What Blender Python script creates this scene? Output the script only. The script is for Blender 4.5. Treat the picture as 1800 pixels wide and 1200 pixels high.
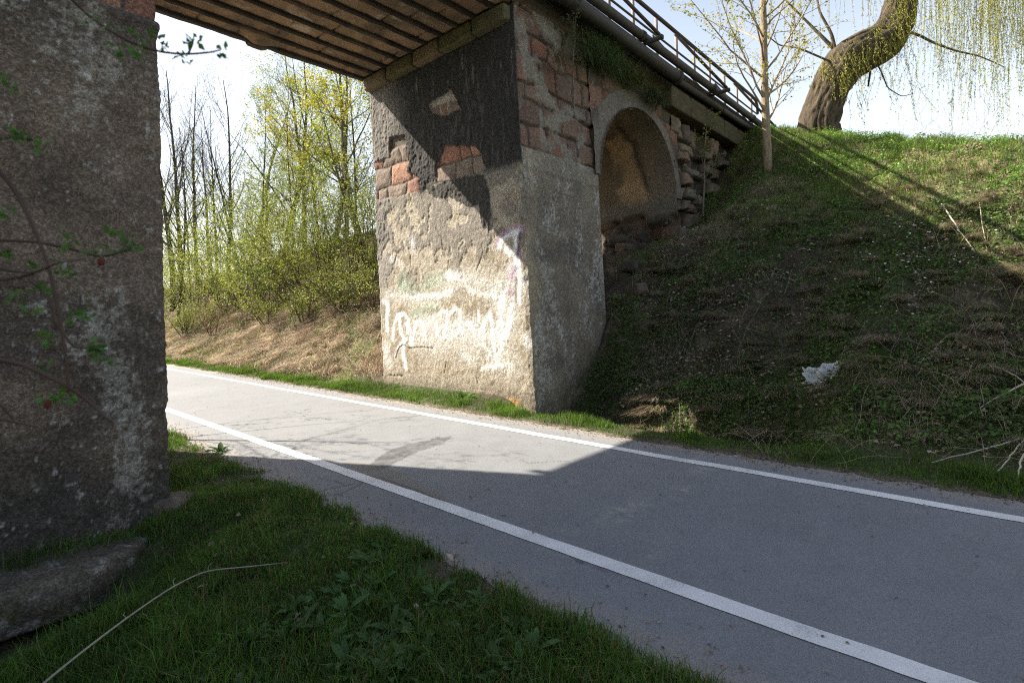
import bpy, math, random
import numpy as np
from mathutils import Vector, Matrix

# ------------------------------------------------------------------ basics
for o in list(bpy.data.objects): bpy.data.objects.remove(o)
SC = bpy.context.scene
COL = SC.collection
FPX, CX, CY, RHO, CAMZ = 936., 900., 541., math.atan(.032), 1.55
HD = math.radians(48.3)
FW = np.array([math.sin(HD), math.cos(HD), 0.]); RT = np.array([math.cos(HD), -math.sin(HD), 0.]); UP = np.array([0, 0, 1.])
RC = math.cos(RHO)*RT - math.sin(RHO)*UP
UC = math.sin(RHO)*RT + math.cos(RHO)*UP
CAM = np.array([0., 0., CAMZ])

def ray(x, y): return FW + (x-CX)/FPX*RC + (CY-y)/FPX*UC
def on_plane(x, y, ax, v):            # where a line of sight meets a wall or the ground
    d = ray(x, y); return CAM + (v-CAM[ax])/d[ax]*d
def at_depth(x, y, dep): return CAM + dep*ray(x, y)

# ------------------------------------------------------------------ noise
U = np.uint32
def _fin(h):
    h = (h ^ (h >> U(13)))*U(1274126177); h = (h ^ (h >> U(16)))*U(2246822519)
    return ((h ^ (h >> U(15))) & U(0xffffff)).astype(np.float64)/float(0xffffff)
def _h(ix, iy, iz, s):
    f = lambda v, k: np.atleast_1d(np.asarray(v)).astype(np.int64).astype(U)*U(k)
    return _fin(f(ix, 374761393)+f(iy, 668265263)+f(iz, 2147483647)+U((s*1274126177) & 0xffffffff))
def vnoise(p, s=0):
    p = np.asarray(p, float); sh = p.shape[:-1]; p = p.reshape(-1, 3); fl = np.floor(p); f = p-fl; f = f*f*(3-2*f); i = fl.astype(np.int64).astype(U)
    K = (U(374761393), U(668265263), U(2147483647)); a = [i[:, k]*K[k] for k in range(3)]; a[0] = a[0]+U((s*1274126177) & 0xffffffff); b = [a[k]+K[k] for k in range(3)]
    fx, fy, fz = f[:, 0], f[:, 1], f[:, 2]; l = lambda u, v, t: u+(v-u)*t
    def row(y, z): q = y+z; u = _fin(a[0]+q); return u+(_fin(b[0]+q)-u)*fx
    return l(l(row(a[1], a[2]), row(b[1], a[2]), fy), l(row(a[1], b[2]), row(b[1], b[2]), fy), fz).reshape(sh)
def fbm(p, o=4, s=0, g=.5):
    p = np.asarray(p, float); a = 1; t = 0; n = 0
    for k in range(o):
        t = t + a*vnoise(p*2**k + 17.3*k, s+k); n += a; a *= g
    return t/n
def n2(x, y, sc=1, o=4, s=0, g=.5):
    x = np.asarray(x, float); y = np.asarray(y, float)
    return fbm(np.stack([x*sc, y*sc, np.full_like(x*sc, .37)], -1), o, s, g)
def sstep(a, b, x): t = np.clip((x-a)/(b-a), 0, 1); return t*t*(3-2*t)
def mixc(c, d, m): return c*(1-m[..., None]) + np.asarray(d)*m[..., None]

# ------------------------------------------------------------------ mesh helpers
def mesh_np(name, V, Fc, mat, parent=None, col=None, smooth=False):
    V = np.asarray(V, np.float32).reshape(-1, 3); Fc = np.asarray(Fc, np.int32); k = Fc.shape[1]
    me = bpy.data.meshes.new(name)
    me.vertices.add(len(V)); me.vertices.foreach_set('co', V.ravel())
    me.loops.add(Fc.size); me.loops.foreach_set('vertex_index', Fc.ravel())
    me.polygons.add(len(Fc)); me.polygons.foreach_set('loop_start', np.arange(0, Fc.size, k, dtype=np.int32))
    if smooth: me.polygons.foreach_set('use_smooth', np.ones(len(Fc), bool))
    if col is not None:
        a = me.attributes.new('col', 'FLOAT_COLOR', 'POINT')
        c = np.ones((len(V), 4), np.float32); c[:, :3] = col; a.data.foreach_set('color', c.ravel())
    me.update(calc_edges=True); me.validate()
    me.materials.append(mat)
    o = bpy.data.objects.new(name, me); COL.objects.link(o)
    if parent: o.parent = parent
    return o
def grid_faces(n, m, off=0, flip=False):
    i = np.arange(n-1)[:, None]*m + np.arange(m-1)[None, :]
    q = np.stack([i, i+m, i+m+1, i+1], -1).reshape(-1, 4)+off
    return q[:, ::-1] if flip else q
class MB:
    """collects tubes, boxes and blobs for ONE mesh"""
    def __init__(s): s.v = []; s.f = []; s.c = []; s.n = 0
    def add(s, V, Fq, c=None):
        V = np.asarray(V, float); s.v.append(V); s.f.append(np.asarray(Fq)+s.n); s.n += len(V)
        s.c.append(np.tile(np.asarray(c if c is not None else (.5, .5, .5), float), (len(V), 1)) if c is None or np.ndim(c) == 1 else c)
    def tube(s, P, R, n=6, c=None, cap=True):
        P = np.asarray(P, float); R = np.broadcast_to(np.asarray(R, float), (len(P),))
        T = np.gradient(P, axis=0); T /= np.linalg.norm(T, axis=1)[:, None]+1e-9
        ref = np.array([0, 0, 1.]) if abs(T[0, 2]) < .8 else np.array([1., 0, 0])
        A = np.cross(T, ref); A /= np.linalg.norm(A, axis=1)[:, None]+1e-9; B = np.cross(T, A)
        a = np.linspace(0, 2*math.pi, n, endpoint=False)
        V = P[:, None] + R[:, None, None]*(A[:, None]*np.cos(a)[None, :, None] + B[:, None]*np.sin(a)[None, :, None])
        i = np.arange(len(P)-1)[:, None]*n + np.arange(n)[None]; j = np.arange(len(P)-1)[:, None]*n + (np.arange(n)[None]+1) % n
        q = np.stack([i, j, j+n, i+n], -1).reshape(-1, 4)
        V = V.reshape(-1, 3)
        if cap:
            V = np.vstack([V, P[:1], P[-1:]]); m = len(P)*n; e = (len(P)-1)*n
            k = np.arange(n); kk = (k+1) % n
            q = np.vstack([q, np.stack([kk, k, np.full(n, m), np.full(n, m)], -1)*1, np.stack([e+k, e+kk, np.full(n, m+1), np.full(n, m+1)], -1)])
        s.add(V, q, c)
    def box(s, lo, hi, c=None):
        x0, y0, z0 = lo; x1, y1, z1 = hi
        V = [(x0,y0,z0),(x1,y0,z0),(x1,y1,z0),(x0,y1,z0),(x0,y0,z1),(x1,y0,z1),(x1,y1,z1),(x0,y1,z1)]
        s.add(V, [(3,2,1,0),(4,5,6,7),(0,1,5,4),(1,2,6,5),(2,3,7,6),(3,0,4,7)], c)
    def build(s, name, mat, parent=None, smooth=False):
        V = np.vstack(s.v); Q = np.vstack(s.f); c = np.vstack(s.c)
        T = np.vstack([Q[:, [0, 1, 2]], Q[:, [0, 2, 3]]]); T = T[(T[:, 0] != T[:, 1]) & (T[:, 1] != T[:, 2]) & (T[:, 0] != T[:, 2])]
        return mesh_np(name, V, T, mat, parent, c, smooth)

def leaves_mesh(P, size, N, Dr, col, wid=.5, fold=.12):
    """diamond leaves: P base, Dr direction of the midrib, N normal"""
    P = np.asarray(P, float); k = len(P); size = np.broadcast_to(size, (k,))[:, None]
    Dr = Dr/(np.linalg.norm(Dr, axis=1)[:, None]+1e-9); S = np.cross(Dr, N); S /= np.linalg.norm(S, axis=1)[:, None]+1e-9
    Nn = np.cross(S, Dr)
    b = P; t = P+Dr*size; l = P+Dr*size*.45+S*size*wid*.5+Nn*size*fold; r = P+Dr*size*.45-S*size*wid*.5+Nn*size*fold
    V = np.stack([b, l, t, r], 1).reshape(-1, 3)
    i = np.arange(k)[:, None]*4
    Fc = np.concatenate([i+[0, 2, 1], i+[0, 3, 2]], 0)
    return V, Fc, np.repeat(col, 4, 0)
def blades(P, h, w, lean, col, rng, tipcol=1.25):
    k = len(P); a = rng.uniform(0, 2*math.pi, k); sx = np.stack([np.cos(a), np.sin(a), np.zeros(k)], 1)*np.asarray(w)[:, None]*.5
    L = np.zeros((k, 3)); L[:, :2] = lean
    h3 = np.zeros((k, 3)); h3[:, 2] = h
    mid = P+h3*.55+L*.3; tip = P+h3*np.clip(1-.35*np.linalg.norm(L, axis=1)/np.maximum(h, .01), .2, 1)[:, None]+L
    V = np.stack([P-sx, P+sx, mid-sx*.7, mid+sx*.7, tip], 1).reshape(-1, 3)
    i = np.arange(k)[:, None]*5
    Fc = np.concatenate([i+[0, 1, 3], i+[0, 3, 2], i+[2, 3, 4]], 0)
    C = np.repeat(col[:, None], 5, 1)*np.array([.8, .8, 1, 1, tipcol])[None, :, None]
    return V, Fc, C.reshape(-1, 3)

# ------------------------------------------------------------------ tagging
def tag(o, label=None, cat=None, group=None, kind=None):
    if label: o['label'] = label
    if cat: o['category'] = cat
    if group: o['group'] = group
    if kind: o['kind'] = kind
    return o
def empty(name, loc, label, cat, group=None):
    o = bpy.data.objects.new(name, None); COL.objects.link(o); o.location = loc; o.empty_display_size = .2
    return tag(o, label, cat, group)
def into(o, root):                     # parent a mesh made in world space
    o.parent = root; o.matrix_parent_inverse = Matrix.Translation(root.location).inverted(); return o
def copy_thing(root, loc, rotz=0, scale=1., label=None):
    r = root.copy(); COL.objects.link(r); r.location = loc; r.rotation_euler = (0, 0, rotz); r.scale = (scale,)*3
    if label: r['label'] = label
    for ch in list(root.children):
        c = ch.copy(); COL.objects.link(c); c.parent = r; c.matrix_parent_inverse = ch.matrix_parent_inverse.copy()
    return r

# ------------------------------------------------------------------ materials
def nodes(name):
    m = bpy.data.materials.new(name); m.use_nodes = True; nt = m.node_tree; nt.nodes.clear()
    return m, nt, lambda t, **k: _nn(nt, t, k)
def _nn(nt, t, k):
    n = nt.nodes.new(t)
    for a, b in k.items():
        if a in n.inputs: n.inputs[a].default_value = b
        else: setattr(n, a, b)
    return n
def mat_attr(name, rough=.9, fine=60., amt=.35, bump=.3, dist=.01, sec=9., transl=0., spec=.25, stretch=(1, 1, 1), grain=0., gsc=110.):
    """colour comes from the 'col' attribute, broken up by fine procedural noise; optional leaf translucency"""
    m, nt, N = nodes(name); L = nt.links.new
    out = N('ShaderNodeOutputMaterial'); b = N('ShaderNodeBsdfPrincipled', Roughness=rough)
    b.inputs['Specular IOR Level'].default_value = spec
    at = N('ShaderNodeAttribute', attribute_name='col')
    tc = N('ShaderNodeTexCoord'); mp = N('ShaderNodeMapping'); mp.inputs['Scale'].default_value = stretch
    L(tc.outputs['Object'], mp.inputs['Vector'])
    last = at.outputs['Color']
    if amt:
        n1 = N('ShaderNodeTexNoise', Scale=fine, Detail=5., Roughness=.65); L(mp.outputs[0], n1.inputs['Vector'])
        n3 = N('ShaderNodeTexNoise', Scale=sec, Detail=6., Roughness=.6); L(mp.outputs[0], n3.inputs['Vector'])
        ad = N('ShaderNodeMath', operation='ADD'); L(n1.outputs[0], ad.inputs[0]); L(n3.outputs[0], ad.inputs[1])
        mr = N('ShaderNodeMapRange'); mr.inputs['From Min'].default_value = .6; mr.inputs['From Max'].default_value = 1.4
        mr.inputs['To Min'].default_value = 1-amt; mr.inputs['To Max'].default_value = 1+amt
        L(ad.outputs[0], mr.inputs['Value'])
        mx = N('ShaderNodeVectorMath', operation='SCALE'); L(at.outputs['Color'], mx.inputs[0]); L(mr.outputs[0], mx.inputs['Scale'])
        last = mx.outputs[0]
        if grain:                       # coarse aggregate: every grain its own tone
            vo = N('ShaderNodeTexVoronoi', Scale=gsc); L(mp.outputs[0], vo.inputs['Vector']); sp = N('ShaderNodeSeparateColor'); L(vo.outputs['Color'], sp.inputs[0])
            vp = N('ShaderNodeMath', operation='POWER'); L(sp.outputs[0], vp.inputs[0]); vp.inputs[1].default_value = 1.6
            g2 = N('ShaderNodeMath', operation='MULTIPLY_ADD'); L(vp.outputs[0], g2.inputs[0]); g2.inputs[1].default_value = grain*2; g2.inputs[2].default_value = 1-grain*.77
            m2 = N('ShaderNodeVectorMath', operation='SCALE'); L(last, m2.inputs[0]); L(g2.outputs[0], m2.inputs['Scale']); last = m2.outputs[0]
            a2 = N('ShaderNodeMath', operation='MULTIPLY_ADD'); L(sp.outputs[1], a2.inputs[0]); a2.inputs[1].default_value = grain*.7; L(ad.outputs[0], a2.inputs[2]); ad = a2
        if bump:
            bp = N('ShaderNodeBump', Strength=bump, Distance=dist); L(ad.outputs[0], bp.inputs['Height']); L(bp.outputs[0], b.inputs['Normal'])
    L(last, b.inputs['Base Color'])
    if transl:
        tr = N('ShaderNodeBsdfTranslucent'); mxs = N('ShaderNodeMixShader'); mxs.inputs[0].default_value = transl
        hs = N('ShaderNodeHueSaturation', Saturation=1.1, Value=1.15); L(last, hs.inputs['Color']); L(hs.outputs[0], tr.inputs['Color'])
        L(b.outputs[0], mxs.inputs[1]); L(tr.outputs[0], mxs.inputs[2]); L(mxs.outputs[0], out.inputs[0])
    else: L(b.outputs[0], out.inputs[0])
    return m
def mat_speckle(name, c0, c1, scale, rough, vor=120., vamt=.5, bump=.25, dist=.004):
    """colour attribute times aggregate speckle"""
    m, nt, N = nodes(name); L = nt.links.new
    out = N('ShaderNodeOutputMaterial'); b = N('ShaderNodeBsdfPrincipled', Roughness=rough)
    at = N('ShaderNodeAttribute', attribute_name='col'); tc = N('ShaderNodeTexCoord')
    v = N('ShaderNodeTexVoronoi', Scale=vor); L(tc.outputs['Object'], v.inputs['Vector'])
    n = N('ShaderNodeTexNoise', Scale=scale, Detail=6., Roughness=.7); L(tc.outputs['Object'], n.inputs['Vector'])
    sp = N('ShaderNodeSeparateColor'); L(v.outputs['Color'], sp.inputs[0])
    a = N('ShaderNodeMath', operation='MULTIPLY_ADD'); L(sp.outputs[0], a.inputs[0]); a.inputs[1].default_value = vamt; L(n.outputs[0], a.inputs[2])
    mr = N('ShaderNodeMapRange'); mr.inputs['From Min'].default_value = .35; mr.inputs['From Max'].default_value = .65+vamt
    mr.inputs['To Min'].default_value = c0; mr.inputs['To Max'].default_value = c1; L(a.outputs[0], mr.inputs['Value'])
    mx = N('ShaderNodeVectorMath', operation='SCALE'); L(at.outputs['Color'], mx.inputs[0]); L(mr.outputs[0], mx.inputs['Scale'])
    L(mx.outputs[0], b.inputs['Base Color'])
    bp = N('ShaderNodeBump', Strength=bump, Distance=dist); L(a.outputs[0], bp.inputs['Height']); L(bp.outputs[0], b.inputs['Normal'])
    L(b.outputs[0], out.inputs[0]); return m
def mat_paint(name):
    """worn white road paint: chips and grime by noise"""
    m, nt, N = nodes(name); L = nt.links.new
    out = N('ShaderNodeOutputMaterial'); b = N('ShaderNodeBsdfPrincipled', Roughness=.75)
    tc = N('ShaderNodeTexCoord')
    n = N('ShaderNodeTexNoise', Scale=90., Detail=6., Roughness=.75); L(tc.outputs['Object'], n.inputs['Vector'])
    n2_ = N('ShaderNodeTexNoise', Scale=2.5, Detail=6., Roughness=.65); L(tc.outputs['Object'], n2_.inputs['Vector'])
    a = N('ShaderNodeMath', operation='MULTIPLY_ADD'); L(n2_.outputs[0], a.inputs[0]); a.inputs[1].default_value = .8; L(n.outputs[0], a.inputs[2])
    r = N('ShaderNodeValToRGB'); L(a.outputs[0], r.inputs[0])
    r.color_ramp.elements[0].position = .66; r.color_ramp.elements[0].color = (.28, .28, .28, 1)
    r.color_ramp.elements[1].position = .80; r.color_ramp.elements[1].color = (.58, .58, .57, 1)
    e = r.color_ramp.elements.new(1.0); e.color = (.70, .70, .69, 1)
    L(r.outputs[0], b.inputs['Base Color'])
    bp = N('ShaderNodeBump', Strength=.2, Distance=.003); L(n.outputs[0], bp.inputs['Height']); L(bp.outputs[0], b.inputs['Normal'])
    L(b.outputs[0], out.inputs[0]); return m

M = dict(
    wall=mat_attr('rough_plaster', .95, 70., .35, .7, .012, 14., grain=.42, gsc=75.),
    stone=mat_attr('sandstone', .92, 45., .4, .6, .014, 8., grain=.25, gsc=90.),
    soil=mat_attr('soil_and_litter', .97, 40., .5, .7, .02, 7., grain=.4, gsc=70.),
    asphalt=mat_speckle('asphalt', .72, 1.28, 160., .85, 190., .7, .35),
    paint=mat_paint('road_paint'),
    grass=mat_attr('grass_blades', .6, 3., .25, 0, 0, 1.3, .35, .3),
    leaf=mat_attr('leaves', .55, 4., .25, 0, 0, 1.7, .4, .3),
    dry=mat_attr('dry_stalks', .8, 5., .3, 0, 0, 2., .15, .2),
    bark=mat_attr('bark', .95, 30., .55, .8, .03, 9., 0, .2, (1, 1, .3)),
    twig=mat_attr('twigs', .85, 20., .3, 0, 0, 3.),
    metal=mat_attr('rusty_painted_metal', .7, 40., .35, .2, .004, 6., 0, .4),
    deck=mat_attr('deck_underside', .95, 35., .45, .5, .012, 5.),
    bag=mat_attr('thin_plastic', .45, 12., .1, 0, 0, 3., .25, .4),
    petal=mat_attr('petals', .6, 8., .05, 0, 0, 3., .3, .3),
)

# ------------------------------------------------------------------ terrain
ZC_Y = [-200, -10, -.56, 1.09, 2.19, 3.04, 5.2, 9, 14, 30, 60, 300]
ZC_Z = [2.5, 3.2, 4.29, 4.81, 5.3, 5.83, 7.0, 7.0, 6.6, 5.4, 3.5, 3.0]
def edge_l(Y): return 2.07+.022*np.clip(Y, -5, 40)
def edge_r(Y): return 5.42+.015*np.clip(Y, -5, 40)
def splus(x, w): return np.logaddexp(0, np.clip(x/w, -60, 60))*w
def ground_z(X, Y, rough=True):
    X = np.asarray(X, float); Y = np.asarray(Y, float)
    dr = X-6.35-.02*np.clip(Y-10, 0, 40)-.85*sstep(1.0, 2.3, Y)*sstep(6.0, 5.2, Y)*sstep(9.2, 7.6, X)
    zc = np.interp(Y, ZC_Y, ZC_Z)
    s = .65*splus(dr, .28)
    bank = zc - splus(zc-s, .35) + .012*np.clip(X-17, 0, 60)
    bank = np.maximum(bank, 0)
    amp = sstep(.4, 1.5, dr)
    if rough:
        bank = bank + amp*((n2(X, Y, .9, 4, 3)-.5)*.55 + (n2(X, Y, 3.1, 3, 5)-.5)*.30 + (n2(X, Y, 8, 3, 8)-.5)*.13)
        bank = bank + .02*sstep(-.9, -.5, dr)*(1-amp)*n2(X, Y, 5, 3, 2)
    bank = bank - .62*np.exp(-((X-13.3)/2.1)**4)*sstep(3.9, 4.9, Y)*sstep(7, 5.6, Y)
    # the foot of the bank beside the near side of the pier is dug out
    bank = bank - .35*np.exp(-((X-7.0)/.55)**2-((Y-4.75)/.35)**2)
    bank = bank - .62*np.exp(-np.abs((X-6.62-.06*(n2(X, Y, 2, 2, 9)-.5))/.52)**4)*sstep(1.0, 2.1, Y)*sstep(5.7, 5.2, Y)
    el = edge_l(Y); dl = el-X
    nz = (n2(X, Y, 4, 4, 21)-.5)
    left = -.005 - .10*sstep(.2, 1.4, dl) - .13*sstep(1.0, 2.4, dl)*sstep(7, 4, Y) + .6*splus(dl-3.6, .5)
    left = left - .40*np.exp(-(np.maximum(np.abs(X-.45)-.25, 0)/.48)**2-((Y-4.50)/.55)**2)
    left = np.minimum(left, 6.9)
    if rough: left = left + sstep(0, .5, dl)*(nz*.10+(n2(X, Y, 14, 2, 4)-.5)*.03) + .012*n2(X, Y, 9, 2, 6)
    er = edge_r(Y)
    jl = (n2(X, Y, 3.5, 4, 31)-.5)*.22; jr = (n2(X, Y, 4.5, 4, 33)-.5)*.30
    mid = -.05
    z = np.where(X < (el+er)/2, mid+(left-mid+.012)*sstep(-.10, .02, dl+jl), mid+(np.where((Y > .8) & (Y < 5.6) & (X > 5.9), bank, np.maximum(bank, .004))-mid+.012)*sstep(-.10, .02, X-er+jr))
    return z
def axis(segs):
    out = []
    for a, b, st in segs: out.append(np.arange(a, b, st))
    return np.concatenate(out+[np.array([segs[-1][1]])])
gx = axis([(-400, -40, 40), (-40, -6, 2.), (-6, -1, .25), (-1, 15, .055), (15, 22, .15), (22, 40, 1.), (40, 400, 40)])
gy = axis([(-300, -20, 40), (-20, -2.5, .5), (-2.5, 9.4, .055), (9.4, 24, .09), (24, 46, .4), (46, 100, 3), (100, 700, 60)])
GX, GY = np.meshgrid(gx, gy, indexing='ij'); GZ = ground_z(GX, GY)
nA = n2(GX, GY, .8, 4, 11); nB = n2(GX, GY, 3.3, 4, 12); nC = n2(GX, GY, 12., 3, 13)
gc = np.ones(GX.shape+(3,))*np.array([.052, .041, .030])
gc = mixc(gc, (.125, .095, .066), sstep(.50, .68, nB*.6+nC*.4))
gc = mixc(gc, (.042, .062, .018), sstep(.44, .58, nA)*.8)
far_bank = sstep(9.2, 11, GY)*sstep(5.6, 6.4, GX)
gc = mixc(gc, (.17, .125, .08), far_bank*sstep(.3, .55, nB)*.85)
gc = mixc(gc, (.10, .13, .03), far_bank*sstep(.5, .62, nA)*.6)
topm = sstep(2.4, 3.4, GZ)*sstep(5.5, 4.5, GY)*sstep(6, 7, GX); gc = mixc(gc, (.20, .165, .09), topm*sstep(.35, .6, nB)*.8)  # drier soil near the crest, lightened to put its sunlight into the colour
lv = sstep(0, .3, edge_l(GY)-GX)
gc = mixc(gc, (.05, .07, .02), lv*sstep(.42, .55, nB)*.7)
gc = mixc(gc, (.13, .105, .08), np.exp(-((edge_l(GY)-GX)/.12)**2)*.8 + np.exp(-((GX-edge_r(GY))/.12)**2)*.7)
ter = mesh_np('ground', np.stack([GX, GY, GZ], -1), grid_faces(len(gx), len(gy), flip=False), M['soil'], None, gc.reshape(-1, 3), True)
tag(ter, 'brown earth ground of the cutting with grassy banks either side of the path', 'ground', kind='structure')

# ------------------------------------------------------------------ path
def seg_dist(px, py, poly):
    d = np.full(px.shape, 1e9); tt = np.zeros(px.shape)
    for (x0, y0), (x1, y1) in zip(poly[:-1], poly[1:]):
        dx, dy = x1-x0, y1-y0; t = np.clip(((px-x0)*dx+(py-y0)*dy)/(dx*dx+dy*dy+1e-9), 0, 1)
        d = np.minimum(d, np.hypot(px-x0-t*dx, py-y0-t*dy))
    return d
def in_poly(px, py, poly):
    ins = np.zeros(px.shape, bool); n = len(poly)
    for i in range(n):
        x0, y0 = poly[i]; x1, y1 = poly[(i+1) % n]
        c = ((y0 > py) != (y1 > py)) & (px < (x1-x0)*(py-y0)/(y1-y0+1e-12)+x0); ins ^= c
    return ins
def gpx(*pts): return [tuple(on_plane(x, y, 2, 0)[:2]) for x, y in pts]
pv = np.linspace(-.42, .42, 190)
py_ = axis([(-30, -2, 1.), (-2, 12, .025), (12, 24, .08), (24, 90, 1.)])
PU, PY = np.meshgrid(np.linspace(0, 1, 150), py_, indexing='ij')
PX = (edge_l(PY)-.12)+PU*(edge_r(PY)-edge_l(PY)+.24)
pz = .0+.012*np.sin(PU*math.pi)+(n2(PX, PY, 1.2, 3, 44)-.5)*.012
pc = np.ones(PX.shape+(3,))*np.array([.169, .174, .182])
pc *= (1+.32*(n2(PX, PY, .55, 4, 50)-.5)+.22*(n2(PX, PY, 6, 4, 51)-.5))[..., None]
wob = (n2(PX, PY, 9, 4, 52)-.5)
stain = in_poly(PX+wob*.12, PY+wob*.12, gpx((640, 828), (668, 803), (690, 790), (735, 778), (795, 768), (780, 782), (735, 795), (712, 806), (668, 829)))
pc = mixc(pc, (.075, .075, .078), stain*1.*(.55+.45*sstep(.3, .6, n2(PX, PY, 14, 3, 53))))
tarb = in_poly(PX+wob*.08, PY+wob*.08, gpx((600, 812), (640, 815), (700, 830), (740, 852), (790, 880), (795, 892), (760, 886), (700, 862), (650, 845)))
pc = mixc(pc, (.16, .145, .125), tarb*.75)
for poly, w in ((gpx((620, 833), (675, 843), (730, 862), (790, 888)), .012), (gpx((550, 868), (590, 857), (625, 850)), .014), (gpx((555, 874), (600, 868), (632, 853), (645, 838)), .012), (gpx((560, 840), (590, 848), (612, 856)), .008), (gpx((880, 800), (930, 815), (1000, 812)), .007), (gpx((1010, 985), (1060, 1003), (1130, 1010), (1165, 1030)), .007)):
    d = seg_dist(PX+wob*.05, PY+wob*.05, poly); pc = mixc(pc, (.05, .05, .055), np.clip(1.4-d/w, 0, 1)*.8)
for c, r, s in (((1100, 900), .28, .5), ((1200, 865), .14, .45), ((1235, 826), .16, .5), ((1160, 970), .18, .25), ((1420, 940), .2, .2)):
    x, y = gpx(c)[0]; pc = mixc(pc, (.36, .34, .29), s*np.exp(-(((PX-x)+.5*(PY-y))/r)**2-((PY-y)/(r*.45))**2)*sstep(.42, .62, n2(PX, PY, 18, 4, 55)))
edge = np.minimum(PX-edge_l(PY), edge_r(PY)-PX)
pc = mixc(pc, (.26, .225, .185), np.clip(1-(edge+wob*.3)/.30, 0, 1)*.65)
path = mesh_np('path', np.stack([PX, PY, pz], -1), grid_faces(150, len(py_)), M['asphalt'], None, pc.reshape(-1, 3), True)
tag(path, 'grey asphalt cycle path passing under the bridge', 'path', kind='structure')
for f0, k, lab in ((lambda y: 2.70+.012*y, 0, 'white edge line on the grassy near side of the path'), (lambda y: 4.95+.012*y, 1, 'white edge line on the bank side of the path')):
    ys = py_[(py_ > -15) & (py_ < 60)][::4]
    w = np.linspace(-.062, .062, 4)
    LX = f0(ys)[:, None]+w[None]; LY = np.repeat(ys[:, None], 4, 1)
    LX = LX+(np.abs(w)[None] > .05)*(n2(LX, LY, 16, 3, 61+k)-.5)*.012
    u = (LX-(edge_l(LY)-.12))/(edge_r(LY)-edge_l(LY)+.24)
    LZ = .012*np.sin(u*math.pi)+(n2(LX, LY, 1.2, 3, 44)-.5)*.012+.005
    o = mesh_np('path_marking', np.stack([LX, LY, LZ], -1), grid_faces(len(ys), 4, flip=True), M['paint'])
    tag(o, lab, 'path marking', kind='structure')

# ------------------------------------------------------------------ the bridge
XF = 6.29                                    # road-facing side of the pier
def YN(z): return 5.18+.028*np.clip(z, -1, 6.5)   # camera-facing side of the bridge
def YFAR(z): return 9.14+.025*np.clip(z, -1, 6.5)
def z5(*pts): return [tuple(on_plane(630+x/3.637, 100+y/3.637, 0, XF)[1:]) for x, y in pts]
def z6(*pts): return [tuple(on_plane(640+x/3.333, 400+y/3.333, 0, XF)[1:]) for x, y in pts]
RNG = np.random.default_rng(7)
def stones(a, z, rows, wm, seed, warp=.12, wsc=2.2):
    a2 = a+warp*(n2(a, z, wsc, 3, seed)-.5)*2; zz = z+warp*.7*(n2(a, z, wsc, 3, seed+9)-.5)*2
    rows = np.asarray(rows); r = np.clip(np.searchsorted(rows, zz), 1, len(rows)-1)
    ed = np.minimum(zz-rows[r-1], rows[r]-zz); cid = np.zeros(a.shape)
    rg = np.random.default_rng(seed)
    for k in range(1, len(rows)):
        b = [a.min()-1.-rg.uniform(0, wm)]
        while b[-1] < a.max()+1: b.append(b[-1]+wm*rg.uniform(.55, 1.5))
        b = np.array(b); m = r == k; c = np.clip(np.searchsorted(b, a2[m]), 1, len(b)-1)
        ed[m] = np.minimum(ed[m], np.minimum(a2[m]-b[c-1], b[c]-a2[m])); cid[m] = _h(c, np.full(c.shape, k), np.zeros(c.shape, int), seed)
    return np.maximum(ed, 0), cid
RED = np.array([[.27,.135,.095],[.33,.19,.14],[.22,.125,.095],[.30,.17,.12],[.19,.15,.12],[.17,.12,.10]])
def stone_col(cid, a, z, seed, pal=RED):
    c = pal[np.clip((cid*len(pal)).astype(int), 0, len(pal)-1)]
    return c*(.75+.5*n2(a, z, 7, 4, seed))[..., None]
bridge = empty('stone_bridge', (6.3, 7.2, 0), 'old rendered stone bridge with brown ribbed underside crossing the cycle path', 'bridge')
def part(o): return into(o, bridge)

# ---- pier (closed loop: far side, road side, camera side, arch side)
XB = 8.44
s_far = np.linspace(0, 1, 14)[:-1]; s_fr = np.linspace(0, 1, 290)[:-1]; s_sd = np.linspace(0, 1, 170)[:-1]; s_in = np.linspace(0, 1, 40)
zz = np.concatenate([np.linspace(-.5, 6.4, 440)])
def loop_pts(z):
    yn, yf = YN(z), YFAR(z)
    a = [np.stack([XB+(XF-XB)*s_far, np.full(13, yf), np.full(13, z)], 1), np.stack([np.full(289, XF), yf+(yn-yf)*s_fr, np.full(289, z)], 1),
         np.stack([XF+(XB-XF)*s_sd, np.full(169, yn), np.full(169, z)], 1), np.stack([np.full(40, XB), yn+(yf-yn)*s_in, np.full(40, z)], 1)]
    return np.vstack(a)
P = np.stack([loop_pts(z) for z in zz], 1)        # (S, Z, 3)
S, Zn = P.shape[:2]
nor = np.zeros((S, 3)); nor[:13] = (0, 1, 0); nor[13:302] = (-1, 0, 0); nor[302:471] = (0, -1, 0); nor[471:] = (1, 0, 0)
for k in (13, 302, 471):
    v = nor[k-1]+nor[k]; nor[k] = v/np.linalg.norm(v)*.9
disp = np.zeros((S, Zn)); col = np.ones((S, Zn, 3))*np.array([.30, .26, .21])
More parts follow.
